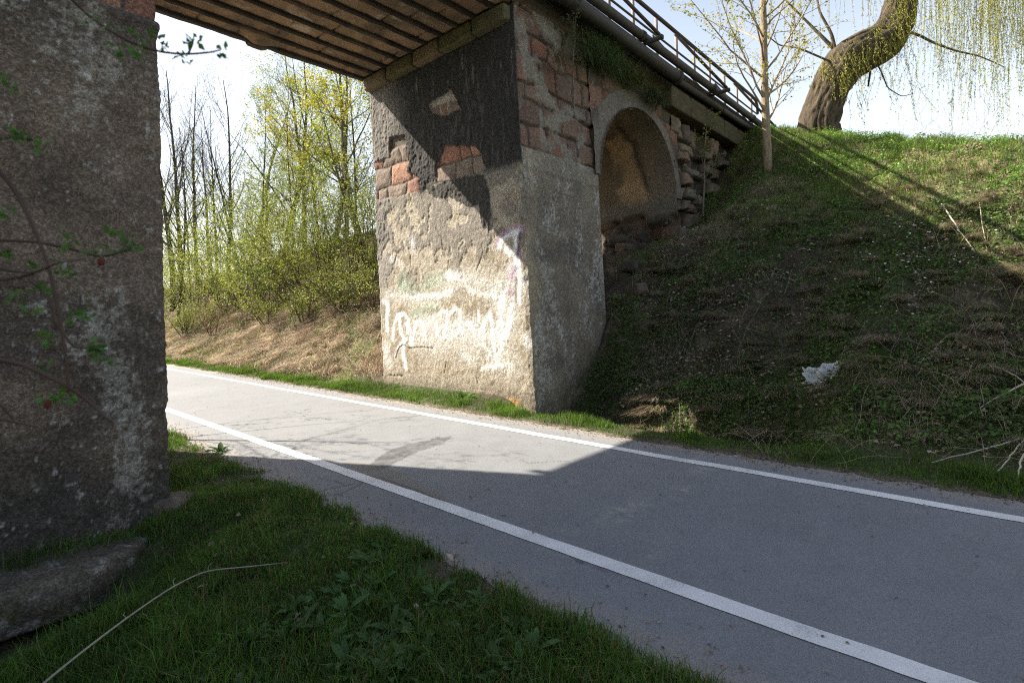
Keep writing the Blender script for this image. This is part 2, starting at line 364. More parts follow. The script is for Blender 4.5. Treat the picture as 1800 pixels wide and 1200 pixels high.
# -- road side
sl = slice(13, 302); Y = P[sl, :, 1]; Z = P[sl, :, 2]
na = n2(Y, Z, 1.1, 4, 101); nb = n2(Y, Z, 3.2, 5, 102); nc = n2(Y, Z, 9, 4, 103); nd = n2(Y, Z, 26, 3, 104); ns = n2(Y*3.5, Z*.7, 5, 4, 105)
c = np.ones(Y.shape+(3,))*np.array([.37, .33, .265])
c = mixc(c, (.28, .235, .17), sstep(.45, .6, nc))
d = (nb-.5)*.022+(nc-.5)*.010+(nd-.5)*.012
crust = sstep(.485, .515, nb*.7+nc*.3+.10*(Z-2.9)/1.4*sstep(0, 1, Z))           # flaking grey crust over the tan plaster, denser higher up
crust = crust*sstep(1.6, 2.6, Z+.8*(na-.5))*.85
c = mixc(c, (.21, .19, .165), crust); d = d+crust*.009
band = sstep(8.6, 9.0, Y+.35*(nb-.5))*sstep(1.2, 1.8, Z)                         # greyer towards the far edge
c = mixc(c, (.26, .24, .215), band*.7*sstep(.4, .55, nc*.5+nb*.5))
low = sstep(1.0, .1, Z+.5*(nb-.5)); c = mixc(c, (.31, .265, .205), low*.7)
low2 = sstep(.35, .02, Z+.3*(nb-.5)); c = mixc(c, (.17, .14, .10), low2*.7); d = d-.02*low2*nb
# black soot crust of the upper half
soot_lo = z5((-200, 700), (100, 660), (300, 860), (410, 868), (500, 800), (810, 730), (985, 690), (1080, 690))
sy = np.array([p[0] for p in soot_lo])[::-1]; sz = np.array([p[1] for p in soot_lo])[::-1]
zb = np.interp(Y, sy, sz)
soot = sstep(-.09, .09, Z-zb+.12*(nb-.5)+.05*(nc-.5))
soot = np.maximum(soot, in_poly(Y+.12*(nb-.5), Z+.12*(nc-.5), z5((430, 840), (620, 770), (800, 760), (840, 850), (850, 1000), (830, 1120), (790, 1090), (770, 950), (700, 960), (600, 900), (500, 900)))*.92)
soot = np.maximum(soot, in_poly(Y+.12*(nb-.5), Z+.12*(nc-.5), z5((90, 920), (190, 910), (215, 960), (170, 1000), (200, 1150), (130, 1300), (80, 1300)))*.8)
sc = np.ones(Y.shape+(3,))*np.array([.042, .040, .038])
sc = mixc(sc, (.20, .185, .165), sstep(8.0, 8.9, Y+.5*(nb-.5))*.9)
sc = mixc(sc, (.085, .08, .075), sstep(.55, .72, ns)*.8)
c = c*(1-soot[..., None])+sc*soot[..., None]
d = d+soot*(.012+(nd-.5)*.02+(ns-.5)*.02)
lch = sstep(.66, .72, ns)*sstep(5.1, 5.6, Z); c = mixc(c, (.22, .21, .19), lch*.5)
# stones laid bare
for poly, rows, wm, sd in ((z5((80, 690), (200, 640), (205, 510), (305, 500), (305, 600), (335, 650), (312, 720), (395, 780), (400, 855), (240, 895), (100, 920)), np.array([3.3, 3.72, 4.02, 4.4, 4.75]), .42, 120),
                           (z5((495, 700), (550, 610), (560, 565), (750, 575), (795, 640), (815, 725), (600, 792), (500, 795)), np.array([3.3, 3.62, 4.12, 4.6]), .36, 127),
                           (z5((450, 300), (600, 215), (640, 285), (662, 342), (520, 388), (458, 352)), np.array([4.0, 4.72, 4.93, 5.2]), .33, 131)):
    m = in_poly(Y+.10*(nb-.5), Z+.10*(nc-.5), poly).astype(float)
    ed, cid = stones(Y, Z, rows, wm, sd, .10, 2.5)
    st = stone_col(cid, Y, Z, sd)*1.12; gap = sstep(.03, .006, ed)
    st = mixc(st, (.46, .42, .36) if sd == 131 else (.10, .085, .07), gap*.85)
    c = c*(1-m[..., None])+st*m[..., None]
    bul = np.sqrt(np.clip(ed/.1, 0, 1))
    d = d*(1-m)+m*(-.035+.035*bul+(nc-.5)*.025)
c = mixc(c, (.03, .026, .022), np.clip(1.3-seg_dist(Y, Z+.04*(nc-.5), z5((400, 862), (500, 798), (600, 790)))/.022, 0, 1)*.9)  # crack line under the plaster ledge, with the ledge's shadow painted in
# pale limewash and painted tags
def strokes(sets, colr, soft=.5):
    global c
    for w, pl, st in sets:
        w = w/3.333/936*11.5
        dd = seg_dist(Y+.03*(nc-.5), Z+.03*(nd-.5), z6(*pl)); m = np.clip((w*.70-dd)/(w*max(soft, .7))+.15, 0, 1)*st
        m = m*sstep(.30, .50, nc*.4+nd*.6+.10*st)
        c = mixc(c, colr, m)
WH = (.78, .775, .76)
strokes([(90, [(330, 560), (450, 580), (560, 570), (680, 600), (760, 620)], .55), (110, [(300, 640), (420, 680), (560, 660), (680, 680)], .4),
         (110, [(800, 420), (850, 520), (800, 640)], .5), (90, [(480, 330), (620, 290), (740, 340), (860, 330)], .4), (110, [(780, 780), (850, 800)], .4),
         (70, [(120, 700), (140, 790)], .5), (60, [(150, 390), (300, 420), (430, 420)], .4), (60, [(580, 740), (630, 780)], .45), (70, [(860, 240), (930, 330)], .5),
         (40, [(280, 70), (290, 130)], .5), (35, [(160, 185), (220, 215)], .5), (45, [(950, 650), (960, 690)], .7)], WH, .9)
strokes([(26, [(112, 430), (140, 445), (138, 480), (132, 540), (136, 600)], .9), (20, [(168, 655), (172, 590), (195, 515), (235, 505), (262, 545), (255, 610)], 1.),
         (26, [(205, 520), (215, 600), (235, 660), (225, 720), (235, 770), (245, 820)], .95), (18, [(245, 560), (275, 600), (270, 680)], .9), (16, [(180, 760), (205, 690), (250, 650)], .7),
         (20, [(280, 690), (300, 560), (320, 540), (345, 560), (355, 640)], .8), (18, [(380, 540), (400, 520), (420, 560), (430, 620)], .6),
         (18, [(432, 510), (458, 488), (485, 495), (490, 540), (470, 620)], .9), (20, [(505, 505), (530, 470), (560, 490), (568, 545), (555, 600)], .9),
         (18, [(585, 560), (620, 550), (640, 590)], .6), (12, [(668, 485), (675, 555)], .95), (20, [(692, 590), (710, 540), (738, 500), (748, 560), (752, 640), (765, 720), (775, 770)], .95),
         (20, [(780, 610), (795, 650), (830, 600), (860, 550)], .85), (18, [(800, 640), (815, 690), (790, 740)], .7), (34, [(812, 400), (800, 470), (795, 560)], .85), (30, [(870, 420), (858, 520), (830, 640)], .7),
         (22, [(690, 825), (780, 805), (862, 812)], .6), (26, [(270, 410), (350, 400), (440, 400), (515, 375)], .75), (40, [(495, 275), (555, 290)], .8), (26, [(590, 320), (620, 370), (700, 390), (770, 400)], .55),
         (16, [(420, 620), (460, 650), (520, 630), (580, 600)], .6), (18, [(700, 690), (745, 730), (720, 760)], .7), (20, [(905, 200), (908, 300), (912, 450)], .85)], WH, .45)
strokes([(70, [(215, 340), (290, 360)], .4), (80, [(370, 330), (450, 300)], .45), (60, [(290, 500), (420, 455)], .4), (50, [(230, 270), (225, 350)], .3)], (.30, .44, .34), .9)
strokes([(26, [(780, 90), (815, 35), (900, 5), (935, 8)], .8), (40, [(860, 290), (900, 230)], .5), (30, [(850, 370), (870, 380)], .4), (20, [(905, 130), (910, 170)], .8)], (.34, .17, .31), .5)
strokes([(30, [(790, 110), (815, 60), (855, 35), (905, 25)], 1.), (26, [(885, 40), (890, 110), (885, 165)], .9), (30, [(830, 125), (850, 150)], .9), (30, [(885, 185), (905, 240)], .9)], (.72, .72, .74), .4)
strokes([(16, [(915, 30), (910, 90), (900, 155)], .95), (10, [(800, 55), (840, 30)], .6), (12, [(888, 290), (890, 440)], .55)], (.09, .07, .10), .5)
for pl, w in ((((460, 95), (463, 150), (455, 172)), .010), (((268, 165), (272, 220), (262, 275)), .009), (((185, 765), (205, 705), (230, 685), (262, 708), (330, 700), (405, 708)), .012), (((420, 0), (455, 60), (462, 110)), .008),
              (((190, 130), (185, 190)), .008), (((495, 190), (490, 250)), .008), (((690, 90), (700, 140), (660, 250)), .007), (((150, 865), (225, 870)), .010), (((480, 790), (470, 850)), .008), (((660, 880), (668, 930)), .008)):
    dd = seg_dist(Y+.05*(nc-.5), Z+.05*(nd-.5), z6(*pl)); k = np.clip(1.5-dd/w, 0, 1); c = mixc(c, (.14, .12, .09), k*.5); d = d-.012*k
moss = np.exp(-((Y-z6((860, 1030))[0][0])/.22)**4-((Z-z6((860, 1030))[0][1])/.10)**4); c = mixc(c, (.38, .19, .045), moss*sstep(.35, .55, nc)*.9); d = d+.015*moss*nc
disp[sl] = d; col[sl] = c
# -- camera side
sl = slice(302, 471); X = P[sl, :, 0]; Z = P[sl, :, 2]
na = n2(X, Z, 1.2, 4, 141); nb = n2(X, Z, 3.4, 5, 142); nc = n2(X, Z, 10, 4, 143); nd = n2(X, Z, 28, 3, 144); ns = n2(X*2.0, Z*.75, 2.2, 5, 145)
c = np.ones(X.shape+(3,))*np.array([.20, .165, .125]); c = c*(.7+.6*nb)[..., None]
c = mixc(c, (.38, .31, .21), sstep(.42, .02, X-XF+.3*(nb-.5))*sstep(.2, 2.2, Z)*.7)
c = mixc(c, (.11, .098, .085), sstep(.5, .64, na)*.6)
lic = sstep(.50, .64, ns*.6+nd*.4)*sstep(.44, .58, nb*.3+nd*.7)
c = mixc(c, (.40, .385, .345), lic*.75)
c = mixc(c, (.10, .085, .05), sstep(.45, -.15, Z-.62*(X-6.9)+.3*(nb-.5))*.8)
d = (nb-.5)*.03+(nc-.5)*.02+(nd-.5)*.014
cap = sstep(3.70, 3.74, Z+.03*(nc-.5)); c = mixc(c, (.30, .27, .215), cap*.3); d = d+.012*cap
rows = np.array([3.4, 4.08, 4.46, 4.83, 5.12, 5.58, 5.93, 6.3, 6.9])
ed, cid = stones(X, Z, rows, .47, 161, .12, 2.3)
up = sstep(4.03, 4.07, Z+.02*(nc-.5))
st = stone_col(cid, X, Z, 163)*np.array([.72, .70, .66]); st = mixc(st, (.055, .048, .04), sstep(.04, .008, ed)*.9)
mort = sstep(.52, .62, n2(X, Z, 2.9, 5, 166))*.75; st = mixc(st, (.13, .105, .085), sstep(.45, .6, n2(X, Z, 1.7, 3, 168))*.55); st = mixc(st, (.225, .205, .17), mort)
st = mixc(st, (.07, .075, .04), sstep(5.2, 6.3, Z+.8*(nb-.5))*sstep(7.0, 8.0, X)*.8)
rd = -.10+.10*np.clip(ed/.045, 0, 1)**.5*(.45+.75*cid)+(nc-.5)*.05+(nd-.5)*.02
rd = rd*(1-mort)+mort*(-.015+(nc-.5)*.03)
c = c*(1-up[..., None])+st*up[..., None]; d = d*(1-up)+rd*up
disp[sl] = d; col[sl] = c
sl = slice(471, 511); c = np.ones(P[sl].shape)*np.array([.30, .235, .16]); c *= (.7+.6*n2(P[sl, :, 1], P[sl, :, 2], 3, 4, 171))[..., None]; col[sl] = c
w = np.zeros(S); w[302] = 1
crn = (n2(np.zeros(Zn), zz, 6, 4, 180)-.5)*.06
P2 = P+disp[..., None]*nor[:, None]
for k in range(295, 310):                          # chipped outer corner
    t = 1-abs(k-302)/8; P2[k] += (-nor[302]*(.02+np.abs(crn)*1.2)[:, None])*max(t, 0)
for k in range(13, 22):
    t = 1-(k-13)/9; P2[k, :, 1] -= (np.abs((n2(np.zeros(Zn), zz, 5, 4, 182)-.5)))*.12*t
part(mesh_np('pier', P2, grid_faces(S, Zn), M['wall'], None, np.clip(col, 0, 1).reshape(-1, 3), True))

# ---- left abutment (camera side and road side)
xa = np.concatenate([np.linspace(-4, -.2, 40)[:-1], np.linspace(-.2, 1.40, 190)]); yb = np.linspace(5.18, 9.3, 60)[1:]
zl = np.linspace(-.9, 7.2, 470)
AX = np.concatenate([xa, 1.40+(.95-1.40)*(yb-5.18)/4.12]); AY = np.concatenate([np.full(len(xa), 5.18), yb])
PA = np.stack([np.repeat(AX[:, None], len(zl), 1), np.repeat(AY[:, None], len(zl), 1), np.repeat(zl[None], len(AX), 0)], -1)
K = len(xa); X = PA[..., 0]+ (PA[..., 1]-5.18); Z = PA[..., 2]
nb = n2(X, Z, 2.6, 5, 201); nc = n2(X, Z, 9, 4, 202); nd = n2(X, Z, 30, 3, 203); ns = n2(X*1.6, Z*.55, 2.2, 5, 204); na = n2(X, Z, .9, 4, 205)
c = np.ones(X.shape+(3,))*np.array([.165, .125, .094]); c *= (.7+.6*nb)[..., None]
c = mixc(c, (.075, .060, .048), sstep(.47, .6, na)*.7)
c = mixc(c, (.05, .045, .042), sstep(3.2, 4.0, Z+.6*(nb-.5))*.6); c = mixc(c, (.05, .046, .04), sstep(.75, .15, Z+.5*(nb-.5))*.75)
bandx = np.exp(-((X-1.02+.05*(Z-2)+.25*(na-.5))/.15)**2)
lic = sstep(.54, .66, ns*.35+nb*.25+nd*.4+.085*bandx-.03)*sstep(.42, .56, nd*.7+nc*.3+.08*bandx)
c = mixc(c, (.33, .305, .265), lic*.6)
c = mixc(c, (.40, .385, .35), sstep(.64, .70, nd*.6+nc*.4)*.6)
d = (nb-.5)*.05+(nc-.5)*.035+(nd-.5)*.024
ed, cid = stones(X, Z, np.array([-2, 4.07, 4.62, 5.15, 5.7, 6.3, 7.5]), .62, 212, .02, 2)
up = sstep(4.05, 4.08, Z+.015*(nc-.5))
st = stone_col(cid*.55, X, Z, 214)*.75; st = mixc(st, (.08, .07, .06), sstep(.022, .006, ed))
c = c*(1-up[..., None])+st*up[..., None]; d = d*(1-up)+up*(-.05+.03*np.sqrt(np.clip(ed/.05, 0, 1))+(nc-.5)*.012)
d = d+.03*np.exp(-((Z-4.02)/.05)**2)
nr = np.zeros((len(AX), 3)); nr[:K] = (0, -1, 0); nr[K:] = (1, .1, 0); nr[K-1] = (.6, -.6, 0)
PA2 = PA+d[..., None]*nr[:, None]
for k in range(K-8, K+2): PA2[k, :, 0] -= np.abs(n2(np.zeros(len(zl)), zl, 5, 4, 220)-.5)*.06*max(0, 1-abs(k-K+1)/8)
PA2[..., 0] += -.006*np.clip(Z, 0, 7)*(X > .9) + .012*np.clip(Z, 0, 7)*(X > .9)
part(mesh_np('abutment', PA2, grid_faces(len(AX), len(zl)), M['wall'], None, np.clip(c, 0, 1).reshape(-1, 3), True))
b = MB(); b.box((-7, 5.35, -1), (.85, 9.28, 6.28), (.1, .09, .08)); part(b.build('abutment_core', M['wall']))

# ---- blocks and rocks
def rock_arrays(c, size, seed, boxy=4., n=14, amp=.12, rot=0, colr=(.2, .16, .13), nsc=2.5):
    u = np.linspace(-1, 1, n); fs = []; vs = []; off = 0
    for ax in range(3):
        for sg in (-1, 1):
            A, B = np.meshgrid(u, u, indexing='ij'); p = np.zeros((n, n, 3)); p[..., ax] = sg; p[..., (ax+1) % 3] = A; p[..., (ax+2) % 3] = B
            vs.append(p.reshape(-1, 3)); fs.append(grid_faces(n, n, off, sg < 0)); off += n*n
    V = np.vstack(vs); r = (np.abs(V)**boxy).sum(1)**(1/boxy); V = V/r[:, None]
    nz = fbm(V*nsc*.5+seed*7.1, 4, seed)-.5; nz2 = fbm(V*nsc*2+seed*3.3, 3, seed+4)-.5
    V = V*(1+amp*2*nz+amp*.7*nz2)[:, None]*np.asarray(size)*.5
    cs, sn = math.cos(rot), math.sin(rot); V = np.stack([V[:, 0]*cs-V[:, 1]*sn, V[:, 0]*sn+V[:, 1]*cs, V[:, 2]], 1)+np.asarray(c)
    cc = np.asarray(colr)[None]*(.8+.5*fbm(V*9, 3, seed+2))[:, None]
    return V, np.vstack(fs), cc
def rock(name, mat, *a, parent=None, **k):
    V, Fc, cc = rock_arrays(*a, **k); return mesh_np(name, V, Fc, mat, parent, cc, True)
ly = [9.32, 8.55, 7.72, 7.0, 6.18, 5.42]
for k in range(5):
    part(rock('bearing_block', M['stone'], (XF+.03, (ly[k]+ly[k+1])/2, 6.14), (.40, ly[k]-ly[k+1]-.025, .25), 240+k, boxy=12., n=28, amp=.05, colr=[(.17, .13, .08), (.12, .105, .055), (.18, .135, .08), (.11, .10, .05), (.10, .09, .05)][k]))
oc = np.array([(-1.0, 4.64), (-.3, 4.63), (.72, 4.60), (.80, 4.62), (1.0, 4.74), (1.24, 4.93), (1.34, 5.08), (1.37, 5.26)]); ol = np.r_[0, np.cumsum(np.hypot(*np.diff(oc, axis=0).T))]; us = np.linspace(0, ol[-1], 190)
ox, oy = np.interp(us, ol, oc[:, 0]), np.interp(us, ol, oc[:, 1]); tx, ty = np.gradient(ox), np.gradient(oy); tl = np.hypot(tx, ty); nx_, ny_ = ty/tl, -tx/tl
prof = [(-.62, -.125), (-.5, -.118), (-.38, -.122), (-.25, -.12), (-.12, -.126), (-.05, -.13), (-.012, -.14), (0, -.165)]+[(.012*math.sin(q*5), -.165-.25*q) for q in np.linspace(.1, 1, 14)]+[(-.03, -.43), (-.16, -.445), (-.3, -.46), (-.34, -.62), (-.34, -.95)]
pv = np.array([[(ox[i]+nx_[i]*o_ if o_ > -.2 else ox[i]*(1+o_*.0), min(5.24, oy[i]+ny_[i]*o_) if o_ > -.06 else min(5.26, oy[i]-o_), z_) for o_, z_ in prof] for i in range(190)])
na_ = fbm(pv*3.1, 4, 251)-.5; nb_ = fbm(pv*11, 4, 252)-.5; pv[..., 2] += (na_*.035+nb_*.02); pv[..., 1] -= na_*.05+nb_*.035; pv[..., 0] += nb_*.03
cc = np.array([.115, .095, .072])*(.6+.9*fbm(pv*6, 4, 253))[..., None]; cc = mixc(cc, (.06, .07, .025), sstep(.48, .62, fbm(pv*4, 3, 5))*.55); cc = mixc(cc, (.30, .29, .27), sstep(.66, .72, fbm(pv*13, 3, 6))*.6)
part(mesh_np('plinth', pv, grid_faces(190, len(prof)), M['wall'], None, np.clip(cc, 0, 1).reshape(-1, 3), True))
part(rock('foundation_stone', M['stone'], (1.44, 5.20, -.10), (.30, .34, .30), 254, boxy=6., n=28, amp=.16, rot=.5, colr=(.13, .105, .08), nsc=1.5))

# ---- deck with ribbed underside
b = MB(); b.box((-4, 5.36, 6.36), (17.4, 9.26, 6.78), (.12, .10, .08)); b.box((-4, 5.05, 6.66), (17.4, 5.362, 6.775), (.09, .075, .06)); deck = part(b.build('deck', M['deck']))  # second box: edge plate added to stop sunlight slipping behind the pipes
nY, nX = 230, 210
SY, SX = np.meshgrid(np.linspace(5.34, 9.33, nY), np.linspace(-.4, 6.34, nX), indexing='ij')
pitch = .41; ph = ((9.33-SY+.10)/pitch); strip = np.floor(ph).astype(int); fr = ph-strip
na = n2(SX, SY, 1.1, 4, 261); nb = n2(SX*.6, SY, 5, 4, 262); nc = n2(SX, SY, 12, 4, 263)
c = np.ones(SX.shape+(3,))*np.array([.30, .20, .125]); c *= (.62+.5*na+.32*_h(strip, strip*3, strip*0, 9)[..., ] - .1)[..., None]; c *= (.75+.5*nb)[..., None]
c = mixc(c, (.12, .095, .07), sstep(.5, .64, n2(SX, SY, 1.9, 4, 266))*.6)
c = mixc(c, (.48, .43, .36), sstep(.66, .74, n2(SX, SY, 3.2, 4, 267))*.6)
c = mixc(c, (.13, .115, .055), sstep(.52, .66, n2(SX, SY, .8, 3, 268))*sstep(3.8, 6.2, SX)*.6)
zs = 6.30-.028*np.sin(fr*math.pi)*0+(nb-.5)*.025+(nc-.5)*.014
cx = np.cumsum(np.random.default_rng(3).uniform(.5, 1.6, (40, 12)), 1)-.8
dc = np.abs(SX[..., None]+.1*(nc[..., None]-.5)-cx[np.clip(strip, 0, 39)]).min(-1)
ck = sstep(.018, .004, dc); c = mixc(c, (.03, .024, .018), ck*.9); zs = zs+.03*ck
hole = np.exp(-((SX-4.05)/.22)**2-((SY-9.25)/.10)**2); zs = zs-.09*hole*nb*1.6
gv = sstep(.30, .24, fr); c = mixc(c, (.06, .045, .032), gv*.6)
o = mesh_np('soffit', np.stack([SX, SY, zs], -1), grid_faces(nY, nX), M['deck'], deck, np.clip(c, 0, 1).reshape(-1, 3), True)
for k in range(10):
    yc = 9.33+.10-k*pitch-.06
    xs = np.linspace(-.4, 6.2, 120); bb = MB()
    prof = [(-.045, 6.33), (-.045, 6.262), (.045, 6.262), (.045, 6.33)]
    V = np.stack([np.stack([xs, yc+p[0]+(n2(xs, xs*0+k, 4, 3, 270)-.5)*.02, p[1]+(n2(xs, xs*0+k*3., 6, 4, 272)-.5)*.025+(xs*0 if p[1] > 6.3 else 0)], 1) for p in prof], 1)
    q = [(i*4+j, i*4+j+1, i*4+4+j+1, i*4+4+j) for i in range(119) for j in range(3)]
    cc = np.repeat(((.035, .028, .022)*(np.ones((120, 1)))+.05*sstep(.55, .7, n2(xs, xs*0+k, 2, 4, 274))[:, None]*np.array([[1, .7, .45]])), 4, 0)
    o = mesh_np('beam', V.reshape(-1, 3), np.array(q), M['deck'], deck, cc, False)
# fascia on the far side and broken lip
bb = MB(); bb.box((-3, 9.27, 6.25), (17, 9.36, 6.85), (.05, .045, .04)); o = bb.build('fascia', M['deck'], deck)
o = rock('broken_lip', M['deck'], (4.05, 9.34, 6.26), (.36, .14, .14), 281, boxy=3., n=12, amp=.2, colr=(.10, .08, .06)); o.parent = deck
bb = MB(); bb.tube([(.95, 9.3, 6.5), (.88, 9.72, 6.46)], .05, 8, (.05, .045, .04)); o = bb.build('shadow_stub', M['metal'], deck)  # unseen stub added on the far edge to notch the deck's shadow

# ---- arch span behind the pier: spandrel wall, ring, vault, inner wall
XC, RA, ZS = 10.02, 1.58, 3.95
xs = np.concatenate([np.linspace(XC-RA-.16, XC-RA-.01, 5), np.linspace(XC-RA, XC+RA, 85), np.linspace(XC+RA+.02, XC+RA+.35, 10)])
vv = np.linspace(0, 1, 70)
zlo = np.where(np.abs(xs-XC) < RA, ZS+np.sqrt(np.clip(RA**2-(xs-XC)**2, 0, None)), 3.95)
zlo = zlo-.09*np.abs(n2(xs, xs*0, 4, 4, 303)-.4)
WX = np.repeat(xs[:, None], 70, 1); WZ = zlo[:, None]+(6.42-zlo[:, None])*vv[None]
nb = n2(WX, WZ, 3, 4, 301); nc = n2(WX, WZ, 10, 4, 302)
c = np.ones(WX.shape+(3,))*np.array([.15, .13, .105]); c *= (.65+.7*nb)[..., None]
ed, cid = stones(WX, WZ, np.array([2, 3.2, 3.9, 4.6, 5.2, 5.65, 6.05, 6.8]), .5, 305, .12, 2.); rr = np.hypot(WX-XC, np.maximum(WZ-ZS, 0))
sm = sstep(RA+.36, RA+.40, rr)
c = c*(1-sm[..., None])+mixc(stone_col(cid, WX, WZ, 306)*.6, (.06, .05, .04), sstep(.03, .008, ed))*sm[..., None]
c = mixc(c, (.07, .075, .03), sstep(5.5, 6.2, WZ+.5*(nb-.5))*.8)
dW = (nb-.5)*.03+(nc-.5)*.02+.035*(1-sm)-.05*sm*(1-np.sqrt(np.clip(ed/.1, 0, 1)))
part(mesh_np('spandrel_wall', np.stack([WX, YN(WZ)-.02-dW, WZ], -1), grid_faces(100, 70), M['wall'], None, c.reshape(-1, 3), True))
th = np.concatenate([np.linspace(0, math.pi, 90)]); yv = np.linspace(5.2, 9.3, 90)
TH, VY = np.meshgrid(th, yv, indexing='ij')
lowz = np.linspace(1.6, ZS, 40)[:-1]
VX = XC+RA*np.cos(TH); VZ = ZS+RA*np.sin(TH)
LX = np.full((39, 90), XC+RA); LZ = np.repeat(lowz[:, None], 90, 1); LY = np.repeat(yv[None], 39, 0)
VX = np.vstack([LX, VX]); VZ = np.vstack([LZ, VZ]); VY = np.vstack([LY, VY])
arc = np.concatenate([(lowz-ZS), th*RA])[:, None]+0*VY
na = n2(VY, arc, 1.0, 4, 311); nb = n2(VY, arc, 3, 4, 312); nc = n2(VY, arc, 12, 3, 313)
c = np.ones(VX.shape+(3,))*np.array([.36, .255, .155]); c *= (.7+.6*nb)[..., None]
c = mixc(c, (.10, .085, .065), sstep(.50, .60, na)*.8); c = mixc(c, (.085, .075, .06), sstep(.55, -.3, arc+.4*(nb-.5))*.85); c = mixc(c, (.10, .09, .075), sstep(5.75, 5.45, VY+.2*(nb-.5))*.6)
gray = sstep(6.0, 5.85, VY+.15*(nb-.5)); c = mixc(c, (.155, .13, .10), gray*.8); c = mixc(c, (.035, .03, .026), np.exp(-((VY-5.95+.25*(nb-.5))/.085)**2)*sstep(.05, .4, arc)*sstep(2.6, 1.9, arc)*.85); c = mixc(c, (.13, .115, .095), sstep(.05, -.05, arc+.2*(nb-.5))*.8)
ed, cid = stones(VY, arc, np.array([-3, -1.9, -1.45, -1.0, -.6, -.2]), .55, 315, .1)
rm = sstep(-.30, -.40, arc+.3*(nb-.5)); c = c*(1-rm[..., None])+(stone_col(cid, VY, arc, 316)*np.array([.36, .42, .42]))*rm[..., None]
push = (nb-.5)*.04+(nc-.5)*.02+rm*(.22-.3*np.sqrt(np.clip(ed/.12, 0, 1))*cid)
nx = np.vstack([np.ones((39, 90)), np.cos(TH)]); nz_ = np.vstack([np.zeros((39, 90)), np.sin(TH)])
part(mesh_np('arch_vault', np.stack([VX+nx*push, VY, VZ+nz_*push], -1), grid_faces(VX.shape[0], 90), M['wall'], None, c.reshape(-1, 3), True))
# rubble wall beyond the arch
rx = np.linspace(XC+RA+.02, 16.9, 200); rz = np.linspace(1.8, 5.85, 170)
QX, QZ = np.meshgrid(rx, rz, indexing='ij')
ed, cid = stones(QX, QZ, np.array([1.5, 2.6, 3.0, 3.32, 3.7, 3.98, 4.3, 4.62, 4.85, 5.15, 5.42, 6.2]), .52, 321, .16, 1.7)
nb = n2(QX, QZ, 3, 4, 322); nc = n2(QX, QZ, 9, 4, 323)
c = np.array([[.16,.125,.09],[.21,.165,.12],[.13,.105,.08],[.19,.13,.095],[.15,.13,.10],[.11,.09,.075]])[np.clip((((cid*7.3) % 1)*6).astype(int), 0, 5)]*(.6+.8*nb)[..., None]
c = mixc(c, (.03, .026, .022), sstep(.04, .008, ed))
dd = .42*np.clip(ed/.05, 0, 1)**.6*(.15+1.*cid)+(nb-.5)*.14+(nc-.5)*.10+(n2(QX, QZ, 22, 3, 324)-.5)*.05-.14
part(mesh_np('rubble_wall', np.stack([QX, 5.50-dd, QZ], -1), grid_faces(200, 170), M['stone'], None, c.reshape(-1, 3), True))
bx = [11.3, 12.35, 13.3, 14.5, 15.6, 16.9]
for k in range(5):
    part(rock('edge_beam', M['wall'], ((bx[k]+bx[k+1])/2, 5.31, 6.16), (bx[k+1]-bx[k]-.02, .42, .48), 331+k, boxy=14., n=30, amp=.03, colr=(.080, .068, .040)))
bb = MB(); bb.box((11.95, 5.48, 1.0), (17.2, 9.25, 6.3), (.06, .05, .04)); part(bb.build('rear_masonry', M['wall']))

# ---- pipes along the edge, carried on brackets
def pipe(name, pts, r, label, colr, flange=()):
    t = empty(name, pts[0], label, 'pipe', 'service pipes along the bridge edge')
    bb = MB(); bb.tube(pts, r, 14, colr); into(bb.build('pipe_body', M['metal'], None, True), t)
    for x in flange:
        bb = MB(); p = np.array(pts[0]); q = np.array(pts[-1]); u = (x-p[0])/(q[0]-p[0]); m = p+(q-p)*u; e = (q-p)/np.linalg.norm(q-p)*.04
        bb.tube([m-e, m+e], r*1.25, 14, np.array(colr)*.8); into(bb.build('collar', M['metal'], None, False), t)
    return t
pipe('pipe', [(-3, 4.92, 6.80), (8, 4.92, 6.80), (16.9, 4.92, 6.79)], .085, 'upper dark pipe running the full length of the bridge edge under the railing', (.055, .046, .040), (6.5, 9.6, 13.2, 16.2))
pipe('pipe', [(-3, 4.98, 6.56), (8, 4.98, 6.56), (11.35, 4.98, 6.52)], .125, 'thick lower pipe above the arch with an open broken end', (.045, .040, .036), (7.4, 11.3))
pipe('pipe', [(11.0, 5.10, 6.56), (17.2, 5.04, 6.58)], .075, 'thin lower pipe over the yellowish edge beam by the sapling', (.060, .052, .048), (14.2,))

# ---- railing
rail = empty('railing', (12, 5.1, 6.78), 'rusty steel railing with slanting outer struts on the bridge edge', 'railing')
YR = 5.15; rc_ = (.060, .047, .042); pc_ = (.16, .135, .125)
def rp(nm, bb, sm=False): return into(bb.build(nm, M['metal'], None, sm), rail)
bb = MB(); bb.tube([(2, YR, 7.72), (17.0, YR, 7.72), (17.35, YR, 7.68), (17.48, YR, 7.55), (17.5, YR, 7.30)], .042, 10, rc_); rp('top_rail', bb, True)
bb = MB(); bb.tube([(2, YR, 7.30), (17.45, YR, 7.28)], .022, 8, rc_); rp('mid_rail', bb, True)
posts = sorted(set([round(on_plane(x, y, 1, YR)[0], 2) for x, y in ((1072, 10), (1115, 45), (1156, 70), (1191, 100), (1222, 120), (1249, 140), (1275, 160), (1297, 175), (1322, 190))]))
d0 = posts[1]-posts[0]
for x in [posts[0]-d0*k for k in (3, 2, 1)]+posts:
    bb = MB(); bb.box((x-.025, YR-.004, 6.70), (x+.025, YR+.046, 7.70), pc_); bb.box((x-.045, YR-.05, 6.70), (x+.045, YR+.06, 6.79), rc_); rp('post', bb)
